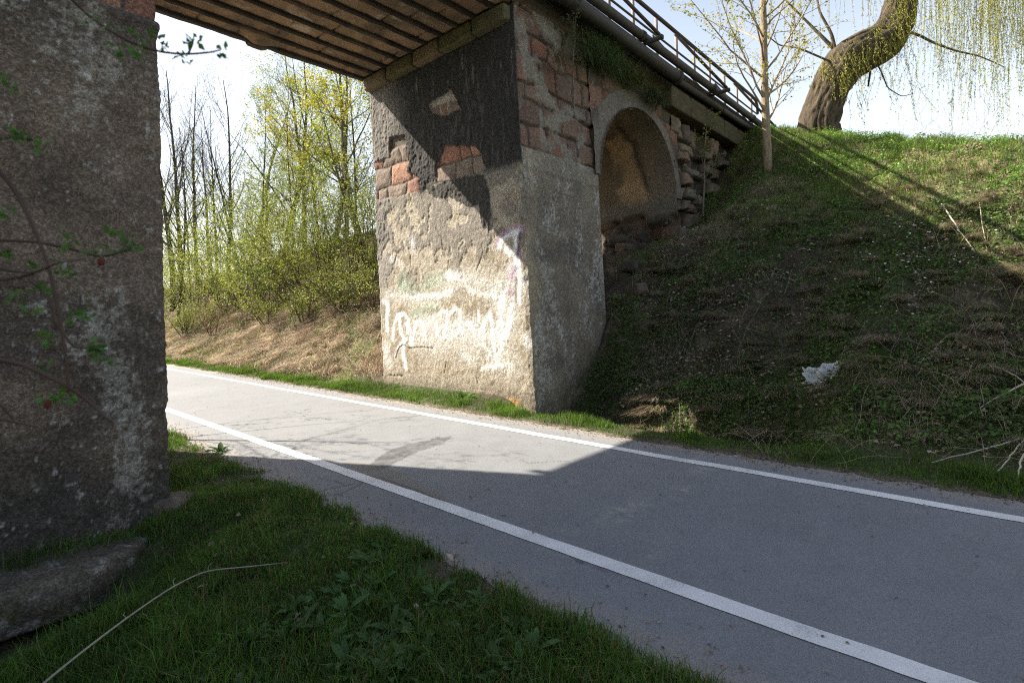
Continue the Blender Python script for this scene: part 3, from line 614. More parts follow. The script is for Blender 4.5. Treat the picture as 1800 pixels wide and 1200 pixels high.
for x in (5.6, 9.75, 13.35, 17.15):
    bb = MB(); bb.box((x-.04, 4.55, 6.67), (x+.04, 5.4, 6.74), (.04, .036, .033)); rp('bracket', bb)
    bb = MB(); bb.tube([(x-1.7, YR, 7.66), (x, 4.62, 6.76)], .034, 8, rc_); rp('strut', bb, True)
for x0 in (10.6, 14.1):
    bb = MB(); bb.tube([(x0, YR+.03, 7.26), (x0+2.9, YR+.03, 6.82)], .020, 6, (.05, .05, .055)); rp('cable', bb, True)

# ------------------------------------------------------------------ planting helpers
def project(P):
    d = np.asarray(P, float)-CAM; z = d@FW; z = np.where(np.abs(z) < 1e-6, 1e-6, z)
    return CX+FPX*(d@RC)/z, CY-FPX*(d@UC)/z, z
def in_view(P, m=260):
    x, y, z = project(P); return (z > .25) & (x > -m) & (x < 1800+m) & (y > -m*1.2) & (y < 1200+m)
def hit(x, y, far=60):
    d = ray(x, y)
    def march(t, rough):
        P = CAM+t[:, None]*d; g = ground_z(P[:, 0], P[:, 1], rough); lo = P[:, 2] < g+(.0 if rough else .25)
        return P, g, lo
    t = np.arange(.8, far, .12); P, g, lo = march(t, False)
    a = t[np.argmax(lo)] if lo.any() else t[int(np.argmin(np.where(t > 6, (P[:, 2]-g)/t, 9)))]
    t = np.arange(max(.8, a-.6), a+5, .02); P, g, lo = march(t, True)
    k = np.argmax(lo) if lo.any() else int(np.argmin((P[:, 2]-g)/t))
    return np.array([P[k, 0], P[k, 1], g[k]])
def ground_n(X, Y):
    e = .12; gxx = (ground_z(X+e, Y)-ground_z(X-e, Y))/(2*e); gyy = (ground_z(X, Y+e)-ground_z(X, Y-e))/(2*e)
    n = np.stack([-gxx, -gyy, np.ones_like(gxx)], -1); return n/np.linalg.norm(n, axis=-1)[..., None]
def scatter(n, x0, x1, y0, y1, rng, dens=None, m=260):
    X = rng.uniform(x0, x1, n); Y = rng.uniform(y0, y1, n)
    k = in_view(np.stack([X, Y, ground_z(X, Y, False)], 1), m+60); X, Y = X[k], Y[k]
    if dens is not None:
        k = rng.uniform(0, 1, len(X)) < dens(X, Y); X, Y = X[k], Y[k]
    P = np.stack([X, Y, ground_z(X, Y)], 1); k = in_view(P, m); return P[k]
def solid(P):     # under masonry or on the path
    X, Y = P[:, 0], P[:, 1]
    return ((X > 6.24) & (X < 8.46) & (Y > 5.08) & (Y < 9.3)) | ((X < 1.44) & (Y > 5.1) & (Y < 9.4)) | ((X > 11.4) & (Y > 5.3) & (Y < 9.3))
def jit(base, n, rng, v=.3, h=.12):
    b = np.asarray(base, float)[None]*rng.uniform(1-v, 1+v, (n, 1)); return np.clip(b*(1+rng.normal(0, h, (n, 3))), .004, .9)
class Leaves:
    def __init__(s): s.V = []; s.F = []; s.C = []; s.n = 0
    def add(s, VFC):
        V, Fc, C = VFC; s.V.append(V); s.F.append(Fc+s.n); s.C.append(C); s.n += len(V)
    def build(s, name, mat, parent=None): return mesh_np(name, np.vstack(s.V), np.vstack(s.F), mat, parent, np.vstack(s.C))

def rdir(rng, n):
    v = rng.normal(0, 1, (n, 3)); return v/np.linalg.norm(v, axis=1)[:, None]
def grow(rng, base, h, r, spec, lean=(0, 0)):
    """spec: per level dict(n, start, ang, len, up, wander); returns chains [(P, R, level)]"""
    chains = []
    def br(p, d, L, rad, lv):
        sp = spec[lv]; n = max(4, min(16, int(L/sp.get('seg', .3))))
        pts = [np.array(p, float)]; d = np.array(d, float)
        for i in range(n):
            d = d+rng.normal(0, sp['wander'], 3); d[2] += sp['up']; d /= np.linalg.norm(d); pts.append(pts[-1]+d*L/n)
        pts = np.array(pts); t = np.linspace(0, 1, n+1); R = rad*(1-(1-sp.get('tip', .25))*t); chains.append((pts, R, lv))
        if lv+1 < len(spec):
            nx = spec[lv+1]; k = rng.poisson(nx['n']) if nx['n'] > 4 else nx['n']
            for j in range(k):
                u = nx['start']+(1-nx['start'])*(j+rng.uniform(0, 1))/max(k, 1); f = u*n; i = min(int(f), n-1); q = pts[i]+(pts[i+1]-pts[i])*(f-i)
                a = pts[i+1]-pts[i]; a /= np.linalg.norm(a); v = np.cross(a, rng.normal(0, 1, 3)); v /= np.linalg.norm(v)+1e-9
                an = math.radians(nx['ang']*rng.uniform(.7, 1.3)); nd = a*math.cos(an)+v*math.sin(an)
                br(q, nd, L*nx['len']*rng.uniform(.6, 1.25)*(1.15-.6*u), max(.0022 if lv > 0 and rad < .05 else .006, np.interp(u, t, R)*nx.get('rad', .5)), lv+1)
    br(base, np.array([lean[0], lean[1], 1.]), h, r, 0); return chains
def bark_mb(chains, colr, rng):
    bb = MB()
    for P, R, lv in chains:
        n = 9 if R[0] > .06 else 5 if R[0] > .02 else 3
        bb.tube(P, R, n, np.clip(np.array(colr)*rng.uniform(.75, 1.25), 0, 1), cap=n > 4)
    return bb
def leaf_on(chains, lvls, n, size, colrs, rng, spread=.12, lo=.2, wid=.6):
    ch = [c for c in chains if c[2] in lvls]
    if not ch: return None
    L = np.array([np.linalg.norm(c[0][-1]-c[0][0]) for c in ch]); ids = rng.choice(len(ch), n, p=L/L.sum())
    P = np.zeros((n, 3))
    for k, i in enumerate(ids):
        pts = ch[i][0]; f = rng.uniform(lo, 1)*(len(pts)-1); j = min(int(f), len(pts)-2); P[k] = pts[j]+(pts[j+1]-pts[j])*(f-j)
    P += rng.normal(0, spread, (n, 3))*.6
    D = rdir(rng, n); D[:, 2] = D[:, 2]*.6-.1; Nn = rdir(rng, n); Nn[:, 2] = np.abs(Nn[:, 2])+.4
    colrs = np.asarray(colrs); cl = fbm(P*1.3, 2, 9); ci = np.clip((cl*1.6-.3+rng.normal(0, .12, n))*len(colrs), 0, len(colrs)-1).astype(int)
    C = colrs[ci]*rng.uniform(.7, 1.3, (n, 1)); return leaves_mesh(P, size*rng.uniform(.35, 1.35, n), Nn, D, C, wid)
def plant(name, label, cat, loc, chains, barkc, leafset, rng, group=None, bark='trunk', barkm='bark', foliage='foliage', mat='leaf'):
    t = empty(name, tuple(loc), label, cat, group)
    into(bark_mb(chains, barkc, rng).build(bark, M[barkm], None, True), t)
    if leafset is not None:
        L = Leaves()
        for l in leafset:
            if l is not None: L.add(l)
        into(L.build(foliage, M[mat]), t)
    return t

# ------------------------------------------------------------------ the wood beyond the bridge
def bankpos(px, lam, py=520):
    p = CAM+lam*ray(px, py); return np.array([p[0], p[1], float(ground_z(p[0], p[1]))-.1])
YG = [(.19, .245, .05), (.26, .30, .065), (.33, .34, .085), (.14, .20, .045)]
GR = [(.14, .18, .035), (.20, .24, .045), (.28, .29, .06), (.10, .14, .03)]
YW = [(.34, .31, .06), (.42, .37, .08), (.26, .28, .05), (.18, .22, .04)]
T_BARE = [dict(n=1, start=0, ang=0, len=1, up=.05, wander=.035, seg=.8, tip=.15), dict(n=20, start=.22, ang=36, len=.36, up=.10, wander=.07, seg=.5, rad=.40), dict(n=9, start=.15, ang=40, len=.45, up=.07, wander=.10, seg=.4, rad=.5), dict(n=5, start=.2, ang=38, len=.5, up=.04, wander=.12, rad=.55)]
T_GRN = [dict(n=1, start=0, ang=0, len=1, up=.03, wander=.06, seg=.7, tip=.15), dict(n=12, start=.22, ang=48, len=.40, up=.05, wander=.09, seg=.5, rad=.42), dict(n=7, start=.2, ang=45, len=.45, up=.03, wander=.12, seg=.35, rad=.5), dict(n=4, start=.15, ang=45, len=.5, up=.0, wander=.14, rad=.5)]
trees = [ # px, lam, height, radius, kind, label
    (303, 30, 12.5, .17, 'b', 'tall bare dark tree hugging the near pier edge at the left of the wood'),
    (322, 31, 13.5, .15, 'b', 'slim bare dark tree, second from the near pier, with upswept branches'),
    (348, 34, 13, .13, 'b', 'bare slender tree third from the near pier, thin upright twigs'),
    (402, 29, 11.5, .12, 'b', 'lone straight bare tree with sparse side twigs under the deck edge'),
    (372, 42, 12, .14, 'b', 'far bare tree seen small between the lone straight tree and the trunks at left'),
    (440, 33, 12, .12, 's', 'thin tree with a haze of small green buds left of the yellow tree'),
    (500, 27, 12, .15, 's', 'forked tree with pale green buds in the middle of the wood'),
    (540, 31, 13, .17, 's', 'taller budding tree with leaning stem behind the yellow tree'),
    (585, 24, 10, .13, 'y', 'yellow flowering tree in the middle with arching boughs below the deck'),
    (648, 20, 9.5, .15, 'y', 'yellow flowering tree nearest the pier, boughs reaching left'),
    (610, 36, 12, .16, 's', 'dark stemmed budding tree deep behind the yellow trees'),
    (470, 45, 12, .18, 's', 'distant budding tree far back in the wood'),
    (312, 25, 9.5, .07, 'b', 'thin bare sapling close behind the near pier edge, in front of the tall bare trees'),
    (335, 26, 9, .06, 'b', 'thin bare sapling in front of the second slim bare tree'),
    (384, 26, 9.5, .07, 'b', 'thin bare sapling just left of the lone straight tree'),
    (422, 25, 9, .07, 'b', 'thin bare sapling just right of the lone straight tree'),
    (455, 24, 9.5, .07, 'b', 'thin bare sapling left of the forked budding tree'),
    (520, 22, 8.5, .06, 'b', 'thin bare sapling between the forked tree and the yellow trees'),
    (565, 26, 10, .07, 'b', 'thin bare sapling among the yellow boughs'),
    (630, 23, 9, .07, 'b', 'thin dark bare sapling just left of the yellow tree nearest the pier'),
    (268, 38, 12, .13, 'b', 'tree at the far left of the wood, out of sight behind the abutment'),
    (235, 44, 12, .13, 's', 'tree at the far left of the wood, out of sight behind the abutment'),
    (200, 36, 12, .13, 's', 'tree at the far left of the wood, out of sight behind the abutment'),
    (160, 48, 12, .13, 'b', 'tree at the far left of the wood, out of sight behind the abutment'),
    (120, 42, 12, .13, 's', 'tree at the far left of the wood, out of sight behind the abutment')]
for i, (px, lam, h, r, kd, lab) in enumerate(trees):
    rg = np.random.default_rng(500+i); b = bankpos(px, lam)
    sp = T_BARE if kd == 'b' else T_GRN
    lean = (0, 0) if kd == 'b' else tuple(rg.normal(0, .10, 2))
    if px == 648: lean = (-.10, .14)
    ch = grow(rg, b, h, r, sp, lean)
    if kd == 'b': ls = [leaf_on(ch, (1, 2, 3), 420, .06, GR, rg, .1)]
    elif kd == 's': ls = [leaf_on(ch, (2, 3), 8500, .085, YG, rg, .18)]
    else: ls = [leaf_on(ch, (2, 3), 9000, .09, YW, rg, .18), leaf_on(ch, (1, 2), 1600, .08, YG, rg, .2)]
    plant('bare_tree' if kd == 'b' else 'tree', lab, 'tree', b, ch, (.062, .055, .045) if kd == 'b' else (.085, .075, .055), ls, rg, 'trees of the wood beyond the bridge', foliage='crown')
S_GRN = [dict(n=1, start=0, ang=0, len=1, up=.02, wander=.12, seg=.3, tip=.2), dict(n=9, start=.1, ang=48, len=.55, up=.0, wander=.14, seg=.25, rad=.5), dict(n=7, start=.15, ang=50, len=.5, up=-.02, wander=.18, seg=.2, rad=.5)]
def shrub_chains(rg, b, h, stems, spread, r=.022, spec=S_GRN):
    ch = []
    for k in range(stems):
        a = rg.uniform(0, 2*math.pi); l = rg.uniform(.1, 1)*spread
        ch += grow(rg, b+np.array([math.cos(a), math.sin(a), 0])*.25*rg.uniform(0, 1), h*rg.uniform(.65, 1.1), r, spec, (math.cos(a)*l, math.sin(a)*l))
    return ch
shrubs = [ # px, base py (or distance if below 100), height, stems, leaves, palette, label
    (318, 545, 2.9, 7, 6000, GR, 'rounded green shrub at the left end, tight beside the near pier'),
    (352, 553, 3.1, 8, 7000, YG, 'bright yellow-green shrub low on the bank left of the thicket'),
    (398, 548, 3.6, 8, 7500, GR, 'mid green shrub below the lone straight bare tree'),
    (436, 552, 3.3, 8, 7500, YG, 'yellow-green shrub at the front of the thicket left of centre'),
    (474, 548, 3.9, 8, 7500, GR, 'tall green shrub behind the brown scrub in mid bank'),
    (512, 540, 3.6, 8, 7000, YG, 'yellow-green shrub in the middle of the thicket'),
    (548, 536, 4.0, 8, 6500, GR, 'tall leafy shrub under the yellow tree boughs'),
    (588, 526, 3.8, 9, 5000, GR, 'dark twiggy shrub with few leaves left of the pier'),
    (625, 518, 3.6, 9, 4200, GR, 'dark tangled shrub close to the far pier edge'),
    (655, 512, 3.4, 9, 4200, GR, 'shrub touching the far pier edge, mostly hidden behind it'),
    (300, 33, 4.6, 8, 6000, GR, 'far green shrub around the feet of the bare trunks'),
    (372, 34, 5.2, 8, 6500, YG, 'tall far shrub showing pale leaves between bare trunks'),
    (425, 30, 5.6, 8, 7000, YG, 'tall far shrub showing pale leaves against the sky'),
    (470, 28, 5.6, 8, 7000, GR, 'tall green shrub behind the front row, left of the forked tree'),
    (520, 30, 6.0, 8, 7000, YG, 'farthest tall pale shrub in the gap between trunks'),
    (570, 27, 5.6, 8, 6500, GR, 'tall green shrub high on the bank among the yellow trees'),
    (615, 26, 5.4, 8, 6500, YG, 'tall pale shrub high behind the dark tangle'),
    (652, 25, 5.2, 8, 5500, GR, 'tall green shrub behind the pier edge at the right of the wood'),
    (598, 545, 1.3, 7, 2600, YG, 'small bright green bush standing alone near the pier'),
    (655, 545, 1.4, 6, 1500, YG, 'small bush half hidden by the far pier edge'),
    (470, 570, 1.1, 7, 1800, YG, 'small sprouting bush on the dry grass in mid bank'),
    (540, 566, 1.0, 7, 1300, YG, 'small sprouting bush right of mid bank with thin leaves'),
    (325, 596, 1.5, 11, 3200, YG, 'low spreading bush with pale buds above the path'),
    (378, 590, 1.0, 11, 260, YG, 'russet brown leafless scrub beside the low spreading bush'),
    (275, 40, 4.2, 7, 4500, YG, 'shrub at the far left of the wood, out of sight behind the abutment'),
    (240, 36, 4.2, 7, 4500, GR, 'shrub at the far left of the wood, out of sight behind the abutment'),
    (200, 42, 4.2, 7, 4500, YG, 'shrub at the far left of the wood, out of sight behind the abutment'),
    (160, 38, 4.2, 7, 4500, GR, 'shrub at the far left of the wood, out of sight behind the abutment'),
    (115, 46, 4.2, 7, 4500, YG, 'shrub at the far left of the wood, out of sight behind the abutment')]
for i, (px, py, h, st, nl, pal, lab) in enumerate(shrubs):
    rg = np.random.default_rng(600+i); b = hit(px, py) if py > 100 else bankpos(px, py, 520); ch = shrub_chains(rg, b, h*1.18, st, .75 if h > 2 else .9)
    plant('shrub', lab, 'shrub', b, ch, (.15, .085, .055) if 'russet' in lab else (.085, .066, .048), [leaf_on(ch, (1, 2), int(nl*1.5), .062 if h > 2 else .05, pal, rg, .11)], rg, 'shrubs on the bank beyond the bridge', bark='stems', barkm='twig')

# a tree on the near left bank whose twigs shade the path
rg = np.random.default_rng(71); b = np.array([.1, 11.3, float(ground_z(.1, 11.3))-.1])
T_OUT = [dict(n=1, start=0, ang=0, len=1, up=.02, wander=.05, seg=.5, tip=.2), dict(n=9, start=.35, ang=60, len=.55, up=.02, wander=.09, seg=.4, rad=.42), dict(n=7, start=.2, ang=45, len=.45, up=.0, wander=.12, seg=.3, rad=.5), dict(n=4, start=.2, ang=45, len=.5, up=-.02, wander=.14, rad=.5)]
ch = grow(rg, b, 5.2, .055, T_OUT, (.30, -.26))
plant('tree', 'thin leafing tree on the near side bank hidden behind the left abutment', 'tree', b, ch, (.085, .075, .055), [leaf_on(ch, (2, 3), 900, .05, YG, rg, .08)], rg, foliage='crown')

# ------------------------------------------------------------------ right-hand bank: trees and plants
b = hit(1350, 303); rg = np.random.default_rng(811); lam0 = (b-CAM)@FW
T_YNG = [dict(n=1, start=0, ang=0, len=1, up=.04, wander=.018, seg=.5, tip=.45), dict(n=24, start=.18, ang=52, len=.44, up=.06, wander=.08, seg=.35, rad=.33, tip=.2), dict(n=9, start=.15, ang=42, len=.42, up=.04, wander=.10, seg=.25, rad=.5), dict(n=3, start=.2, ang=40, len=.45, up=.02, wander=.12, rad=.6)]
ch = grow(rg, b-np.array([0, 0, .15]), 6.6, .10, T_YNG, (-.01, .01))
plant('young_tree', 'slim young tree with smooth pale trunk and yellow-green buds beside the railing end', 'tree', b, ch, (.30, .235, .15), [leaf_on(ch, (2, 3), 6500, .06, YW, rg, .07)], rg, foliage='crown')
b = hit(1236, 382); rg = np.random.default_rng(822)
T_SAP = [dict(n=1, start=0, ang=0, len=1, up=.03, wander=.05, seg=.25, tip=.3), dict(n=6, start=.35, ang=40, len=.55, up=.06, wander=.08, seg=.2, rad=.6), dict(n=4, start=.2, ang=42, len=.5, up=.03, wander=.12, seg=.2, rad=.55)]
ch = grow(rg, b-np.array([0, 0, .1]), 2.5, .035, T_SAP, (.03, -.02))
plant('sapling', 'thin crooked sapling in front of the rubble wall right of the arch', 'sapling', b, ch, (.15, .125, .09), [leaf_on(ch, (1, 2), 520, .05, YG, rg, .05)], rg)

# willow
wb = hit(1442, 226); wl = (wb-CAM)@FW
def wp(x, y, dl=0): return at_depth(x, y, wl+dl)
tr = np.array([wb-np.array([0, 0, .5]), wp(1437, 222), wp(1449, 180), wp(1463, 145), wp(1484, 112), wp(1518, 90), wp(1556, 72), wp(1578, 35), wp(1588, -20), wp(1590, -110), wp(1600, -200, -.5)])
NT = 130; tt = np.linspace(0, 10, NT); tr = np.stack([np.interp(tt, np.arange(11), tr[:, k]) for k in range(3)], 1)
for k in range(3):
    for _ in range(3): tr[1:-1, k] = (tr[:-2, k]+2*tr[1:-1, k]+tr[2:, k])/4
rad = np.interp(tt, [0, 1, 2, 3, 4, 5, 6, 7, 8, 10], np.array([36, 31, 29, 30, 33, 33, 29, 25, 21, 13])*wl/936)
n = 96; T = np.gradient(tr, axis=0); T /= np.linalg.norm(T, axis=1)[:, None]; A = np.cross(T, np.tile(FW, (NT, 1))); A /= np.linalg.norm(A, axis=1)[:, None]; B = np.cross(T, A)
an = np.linspace(0, 2*math.pi, n+1)[:-1]
kk, aa = np.meshgrid(np.arange(NT)*.46, an, indexing='ij')
ridge = np.abs(fbm(np.stack([np.cos(aa)*9, np.sin(aa)*9, kk*.22], -1), 4, 33)-.5)
rg_ = 1+.24*(fbm(np.stack([np.cos(aa)*1.8, np.sin(aa)*1.8, kk*.12], -1), 4, 31)-.5)*1.5+.55*np.minimum(ridge, .16)
WV = tr[:, None]+(rad[:, None]*rg_)[..., None]*(A[:, None]*np.cos(an)[None, :, None]+B[:, None]*np.sin(an)[None, :, None])
Fq = np.array([(i*n+j, i*n+(j+1) % n, (i+1)*n+(j+1) % n, (i+1)*n+j) for i in range(NT-1) for j in range(n)])
wc = np.ones((NT, n, 3))*np.array([.085, .066, .045])*(.6+.8*fbm(np.stack([np.cos(aa)*7, np.sin(aa)*7, kk*.12], -1), 4, 35))[..., None]*(.45+.55*sstep(.0, .12, ridge))[..., None]
wil = empty('willow_tree', tuple(wb), 'massive leaning willow with hanging yellow-green strands on the crest of the bank', 'tree')
into(mesh_np('trunk', WV.reshape(-1, 3), Fq, M['bark'], None, wc.reshape(-1, 3), True), wil)
rg = np.random.default_rng(833); bb = MB(); limbs = []
for pl, r0, r1 in (([(1575, 50), (1615, 62), (1640, 75), (1680, 90), (1720, 98), (1765, 118)], .045, .012), ([(1595, -20), (1660, -60), (1760, -110), (1900, -150), (2050, -160)], .16, .05), ([(1590, -60), (1680, -160), (1800, -260), (2000, -330)], .14, .05), ([(1590, -80), (1540, -170), (1470, -240), (1380, -300)], .13, .05), ([(1480, 100), (1450, 70), (1420, 40), (1380, 0)], .06, .02),
                   ([(1522, 100), (1530, 125), (1526, 152)], .035, .022), ([(1535, 100), (1550, 128), (1560, 155), (1585, 170), (1605, 165)], .022, .008), ([(1470, 95), (1462, 60), (1440, 20), (1430, -40)], .05, .02), ([(1475, 115), (1405, 85), (1370, 80), (1345, 60)], .03, .012)):
    P = np.array([wp(x, y, .25*math.sin(i*1.3+x)) for i, (x, y) in enumerate(pl)]); u = np.linspace(0, len(P)-1, 24); P = np.stack([np.interp(u, np.arange(len(P)), P[:, k]) for k in range(3)], 1); P[1:-1] = (P[:-2]+P[1:-1]+P[2:])/3
    bb.tube(P, np.linspace(r0, r1, 24), 7, (.10, .08, .055)); limbs.append(P)
into(bb.build('limbs', M['bark'], None, True), wil)
tw = MB(); L = Leaves(); allP = []; allD = []
def strand(p, length, sway):
    k = max(5, int(length/.14)); t = np.linspace(0, 1, k); P = np.zeros((k, 3)); P[:] = p
    P[:, 2] -= t*length; P[:, 0] += sway[0]*np.sqrt(t)+.03*np.sin(t*7+p[0]*9); P[:, 1] += sway[1]*np.sqrt(t)+.03*np.cos(t*6+p[1]*7)
    tw.tube(P, np.linspace(.004, .0018, k), 3, (.22, .21, .07), cap=False)
    m = int(length*24); u = rg.uniform(0, k-1.01, m); j = u.astype(int); Q = P[j]+(P[j+1]-P[j])*(u-j)[:, None]
    allP.append(Q); d = rdir(rg, m)*.7; d[:, 2] -= .8; allD.append(d)
for i in range(620):                           # curtain on the right
    x = 1610+rg.uniform(0, 1)**.9*330; yb = rg.choice([70, 110, 150, 190, 230], p=[.2, .25, .25, .2, .1])+rg.normal(0, 20)-.12*abs(x-1700)
    yt = rg.uniform(-260, -20) if rg.uniform() < .75 else rg.uniform(-20, 60); dl = rg.uniform(-1.6, 1.8); p = wp(x, yt, dl); q = wp(x, yb, dl)
    if p[2]-q[2] > .3: strand(p, (p[2]-q[2])*rg.uniform(.6, 1.1), rg.normal(0, .32, 2))
for i in range(130):                           # strands from the left limbs
    x = rg.uniform(1360, 1600); yt = rg.uniform(-260, -40); yb = yt+rg.uniform(40, 200); dl = rg.uniform(-1.2, 1.2); p = wp(x, yt, dl); strand(p, (yb-yt)*wl/936, rg.normal(0, .15, 2))
for i in range(620):                           # mane of shoots over the bend of the trunk
    u = rg.uniform(2.7, 8.6); k = int(u/10*(NT-1)); phi = rg.uniform(-.9, 1.75)
    upp = np.array([0, 0, 1.])-T[k][2]*T[k]; upp -= upp@FW*FW; upp /= np.linalg.norm(upp); cm = -FW
    p = tr[k]+rad[k]*1.08*(upp*math.cos(phi)+cm*math.sin(phi)); strand(p, rg.uniform(.25, .95)*(1.25 if u > 6 else .85), rg.normal(0, .06, 2)-FW[:2]*.10)
for i in range(60):                            # thin wisps under the bend
    x = rg.uniform(1490, 1610); yb = rg.uniform(140, 235); p = wp(x, yb-rg.uniform(40, 110), rg.uniform(-1, 1)); strand(p, (yb-(yb-60))*wl/936, rg.normal(0, .2, 2))
Q = np.vstack(allP); D = np.vstack(allD); C = np.array(YW)[rg.integers(0, 4, len(Q))]*1.25*rg.uniform(.7, 1.25, (len(Q), 1))
into(tw.build('hanging_twigs', M['twig']), wil)
L.add(leaves_mesh(Q, .060*rg.uniform(.6, 1.3, len(Q)), rdir(rg, len(Q)), D, C, .26)); into(L.build('crown', M['leaf']), wil)

# far scrub on the skyline of the bank
for i, (px, lam, h, nl, lab) in enumerate(((1690, 24, 2.3, 700, 'sparse twiggy bush behind the crest under the willow curtain'), (1630, 30, 1.8, 400, 'low faint bush behind the crest right of the willow'), (1745, 27, 1.7, 400, 'low thin bush behind the crest near the right edge'), (1490, 40, 3.2, 900, 'distant pale tree just right of the willow trunk'))):
    rg = np.random.default_rng(850+i); p = CAM+lam*ray(px, 225); z = p[2]-.4-(0.6 if lam < 29 else 1.0); b = np.array([p[0], p[1], max(z, float(ground_z(p[0], p[1]))-.1)])
    b[2] = float(ground_z(p[0], p[1]))-.1; h2 = h+max(0, p[2]-b[2])
    ch = shrub_chains(rg, b, h2, 5, .45, .02)
    plant('bush', lab, 'bush', b, ch, (.13, .115, .09), [leaf_on(ch, (1, 2), nl, .05, YG, rg, .08)], rg, 'scrub behind the crest of the bank', bark='stems', barkm='twig')

# ------------------------------------------------------------------ ground cover (uncountable)
GC1 = (.078, .155, .024); GC2 = (.085, .15, .02); DRYC = (.33, .26, .16); LIT = (.33, .26, .195)
def grass_obj(name, P, h, w, leanv, col, rng, label, mat='grass'):
    col = col*(.45+1.1*n2(P[:, 0], P[:, 1], 2.3, 4, 77))[:, None]
    V, Fc, C = blades(P, h, w, leanv, col, rng); o = mesh_np(name, V, Fc, M[mat], None, np.clip(C, 0, 1)); return tag(o, label, 'grass', kind='stuff')
rg = np.random.default_rng(901)
def dl(X, Y):
    d = edge_l(Y)-X; m = sstep(-.10, .10, d+(n2(X, Y, 3.5, 4, 31)-.5)*.25)
    bare = sstep(.51, .60, n2(X, Y, 1.7, 4, 41)); tall = .45+.55*sstep(.3, .5, n2(X, Y, 1.1, 3, 42))
    return m*(1-.85*bare)*tall*(1-np.exp(-((X-.60)/.66)**4-((Y-4.60)/.36)**4))
P = np.vstack([scatter(260000, -.8, 2.5, .7, 5.3, rg, dl), scatter(90000, .9, 2.6, 5.0, 12, rg, dl)]); P = P[~solid(P)]; q = np.stack([rg.uniform(.35, 1.25, 1500), rg.uniform(4.86, 5.16, 1500), np.full(1500, -.135)], 1); P = np.vstack([P, q[rg.uniform(0, 1, 1500) < .75*sstep(4.80, 5.12, q[:, 1])]]); n = len(P)
tall = sstep(.35, .65, n2(P[:, 0], P[:, 1], 1.3, 4, 43)); near = sstep(1.7, .6, edge_l(P[:, 1])-P[:, 0])
h = (.035+.11*tall*(1-.55*near))*rg.uniform(.5, 1.35, n)*np.where(rg.uniform(0, 1, n) < .05, 1.9, 1.)
col = jit(GC1, n, rg, .35, .15); y = rg.uniform(0, 1, n) < .10+.25*near*n2(P[:, 0], P[:, 1], 2, 3, 45); col[y] = jit((.20, .17, .07), y.sum(), rg)
grass_obj('grass', P, h, rg.uniform(.003, .0065, n), rg.normal(0, 1, (n, 2))*h[:, None]*.42, col, rg, 'green grass of the near verge beside the path and the abutment')
rg = np.random.default_rng(902)
def dr(X, Y):
    d = X-edge_r(Y); return sstep(-.06, .10, d+(n2(X, Y, 4.5, 4, 33)-.5)*.22)*sstep(.85, .35, d)*(.25+.75*sstep(.36, .56, n2(X, Y, 1.6, 3, 46)))
P = scatter(230000, 5.2, 7.0, -1.5, 24, rg, dr, 100); P = P[~solid(P)]; n = len(P); far = sstep(4, 14, P[:, 1])
clump = sstep(.5, .7, n2(P[:, 0], P[:, 1], 1.9, 3, 47))+np.exp(-((P[:, 0]-6.35)/.35)**2-((P[:, 1]-4.6)/.5)**2)+.9*np.exp(-((P[:, 1]-9.75)/.5)**2)
h = (.04+.09*clump)*rg.uniform(.5, 1.3, n)
grass_obj('grass', P, h, rg.uniform(.004, .007, n)*(1+far*.8), rg.normal(0, 1, (n, 2))*h[:, None]*.4, jit(GC2, n, rg, .3, .12), rg, 'bright green grass strip along the foot of the bank and pier')
rg = np.random.default_rng(903)
slope = lambda P: -ground_n(P[:, 0], P[:, 1])[:, :2]*-1
def on_bank(X, Y): return sstep(6.0, 6.6, X)
nogr = lambda X, Y: 1-.9*np.exp(-((X-11.6)/1.9)**2-((Y-4.6)/1.3)**2)
top = lambda X, Y: sstep(2.6, 3.8, ground_z(X, Y, False))
P = scatter(330000, 5.9, 24, -6, 5.25, rg, lambda X, Y: on_bank(X, Y)*nogr(X, Y)*(.10+.62*sstep(.46, .60, n2(X, Y, .9, 4, 61))+.35*top(X, Y))*np.clip(1.2-(X-6)/22, .2, 1)); P = P[~solid(P)]; n = len(P); far = np.clip((P[:, 0]-6)/10, 0, 1)
h = (.05+.10*sstep(.4, .65, n2(P[:, 0], P[:, 1], 1.7, 3, 63))+.07*top(P[:, 0], P[:, 1]))*rg.uniform(.5, 1.4, n)
grass_obj('grass', P, h, rg.uniform(.004, .007, n)*(1+far), rg.normal(0, .4, (n, 2))*h[:, None]+ground_n(P[:, 0], P[:, 1])[:, :2]*h[:, None]*.7, jit((.092, .135, .030), n, rg, .4, .14)*(1+.4*top(P[:, 0], P[:, 1]))[:, None], rg, 'patchy green grass on the right bank up to its crest')  # blade colour raised towards the crest to paint in sunlight
rg = np.random.default_rng(904)
P = scatter(260000, 5.9, 20, -6, 5.25, rg, lambda X, Y: on_bank(X, Y)*(.10+.70*sstep(.49, .60, n2(X, Y, 1.25, 4, 65))+.15*top(X, Y))); P = P[~solid(P)]; n = len(P); far = np.clip((P[:, 0]-6)/10, 0, 1)
h = rg.uniform(.06, .26, n)
grass_obj('dry_grass', P, h*.55, rg.uniform(.003, .006, n)*(1+far*.7), rg.normal(0, .30, (n, 2))*h[:, None]+ground_n(P[:, 0], P[:, 1])[:, :2]*h[:, None]*1.3, jit((.37, .30, .205), n, rg, .45, .1), rg, 'bleached dead grass hanging down the right bank', 'dry')
rg = np.random.default_rng(905)
P = scatter(300000, 6.0, 18, -6, 5.25, rg, lambda X, Y: on_bank(X, Y)*nogr(X, Y)*(.32+.75*sstep(.42, .55, n2(X, Y, .85, 4, 67)))*np.clip(1.2-(X-6)/18, .2, 1)); P = P[~solid(P)]; n = len(P)
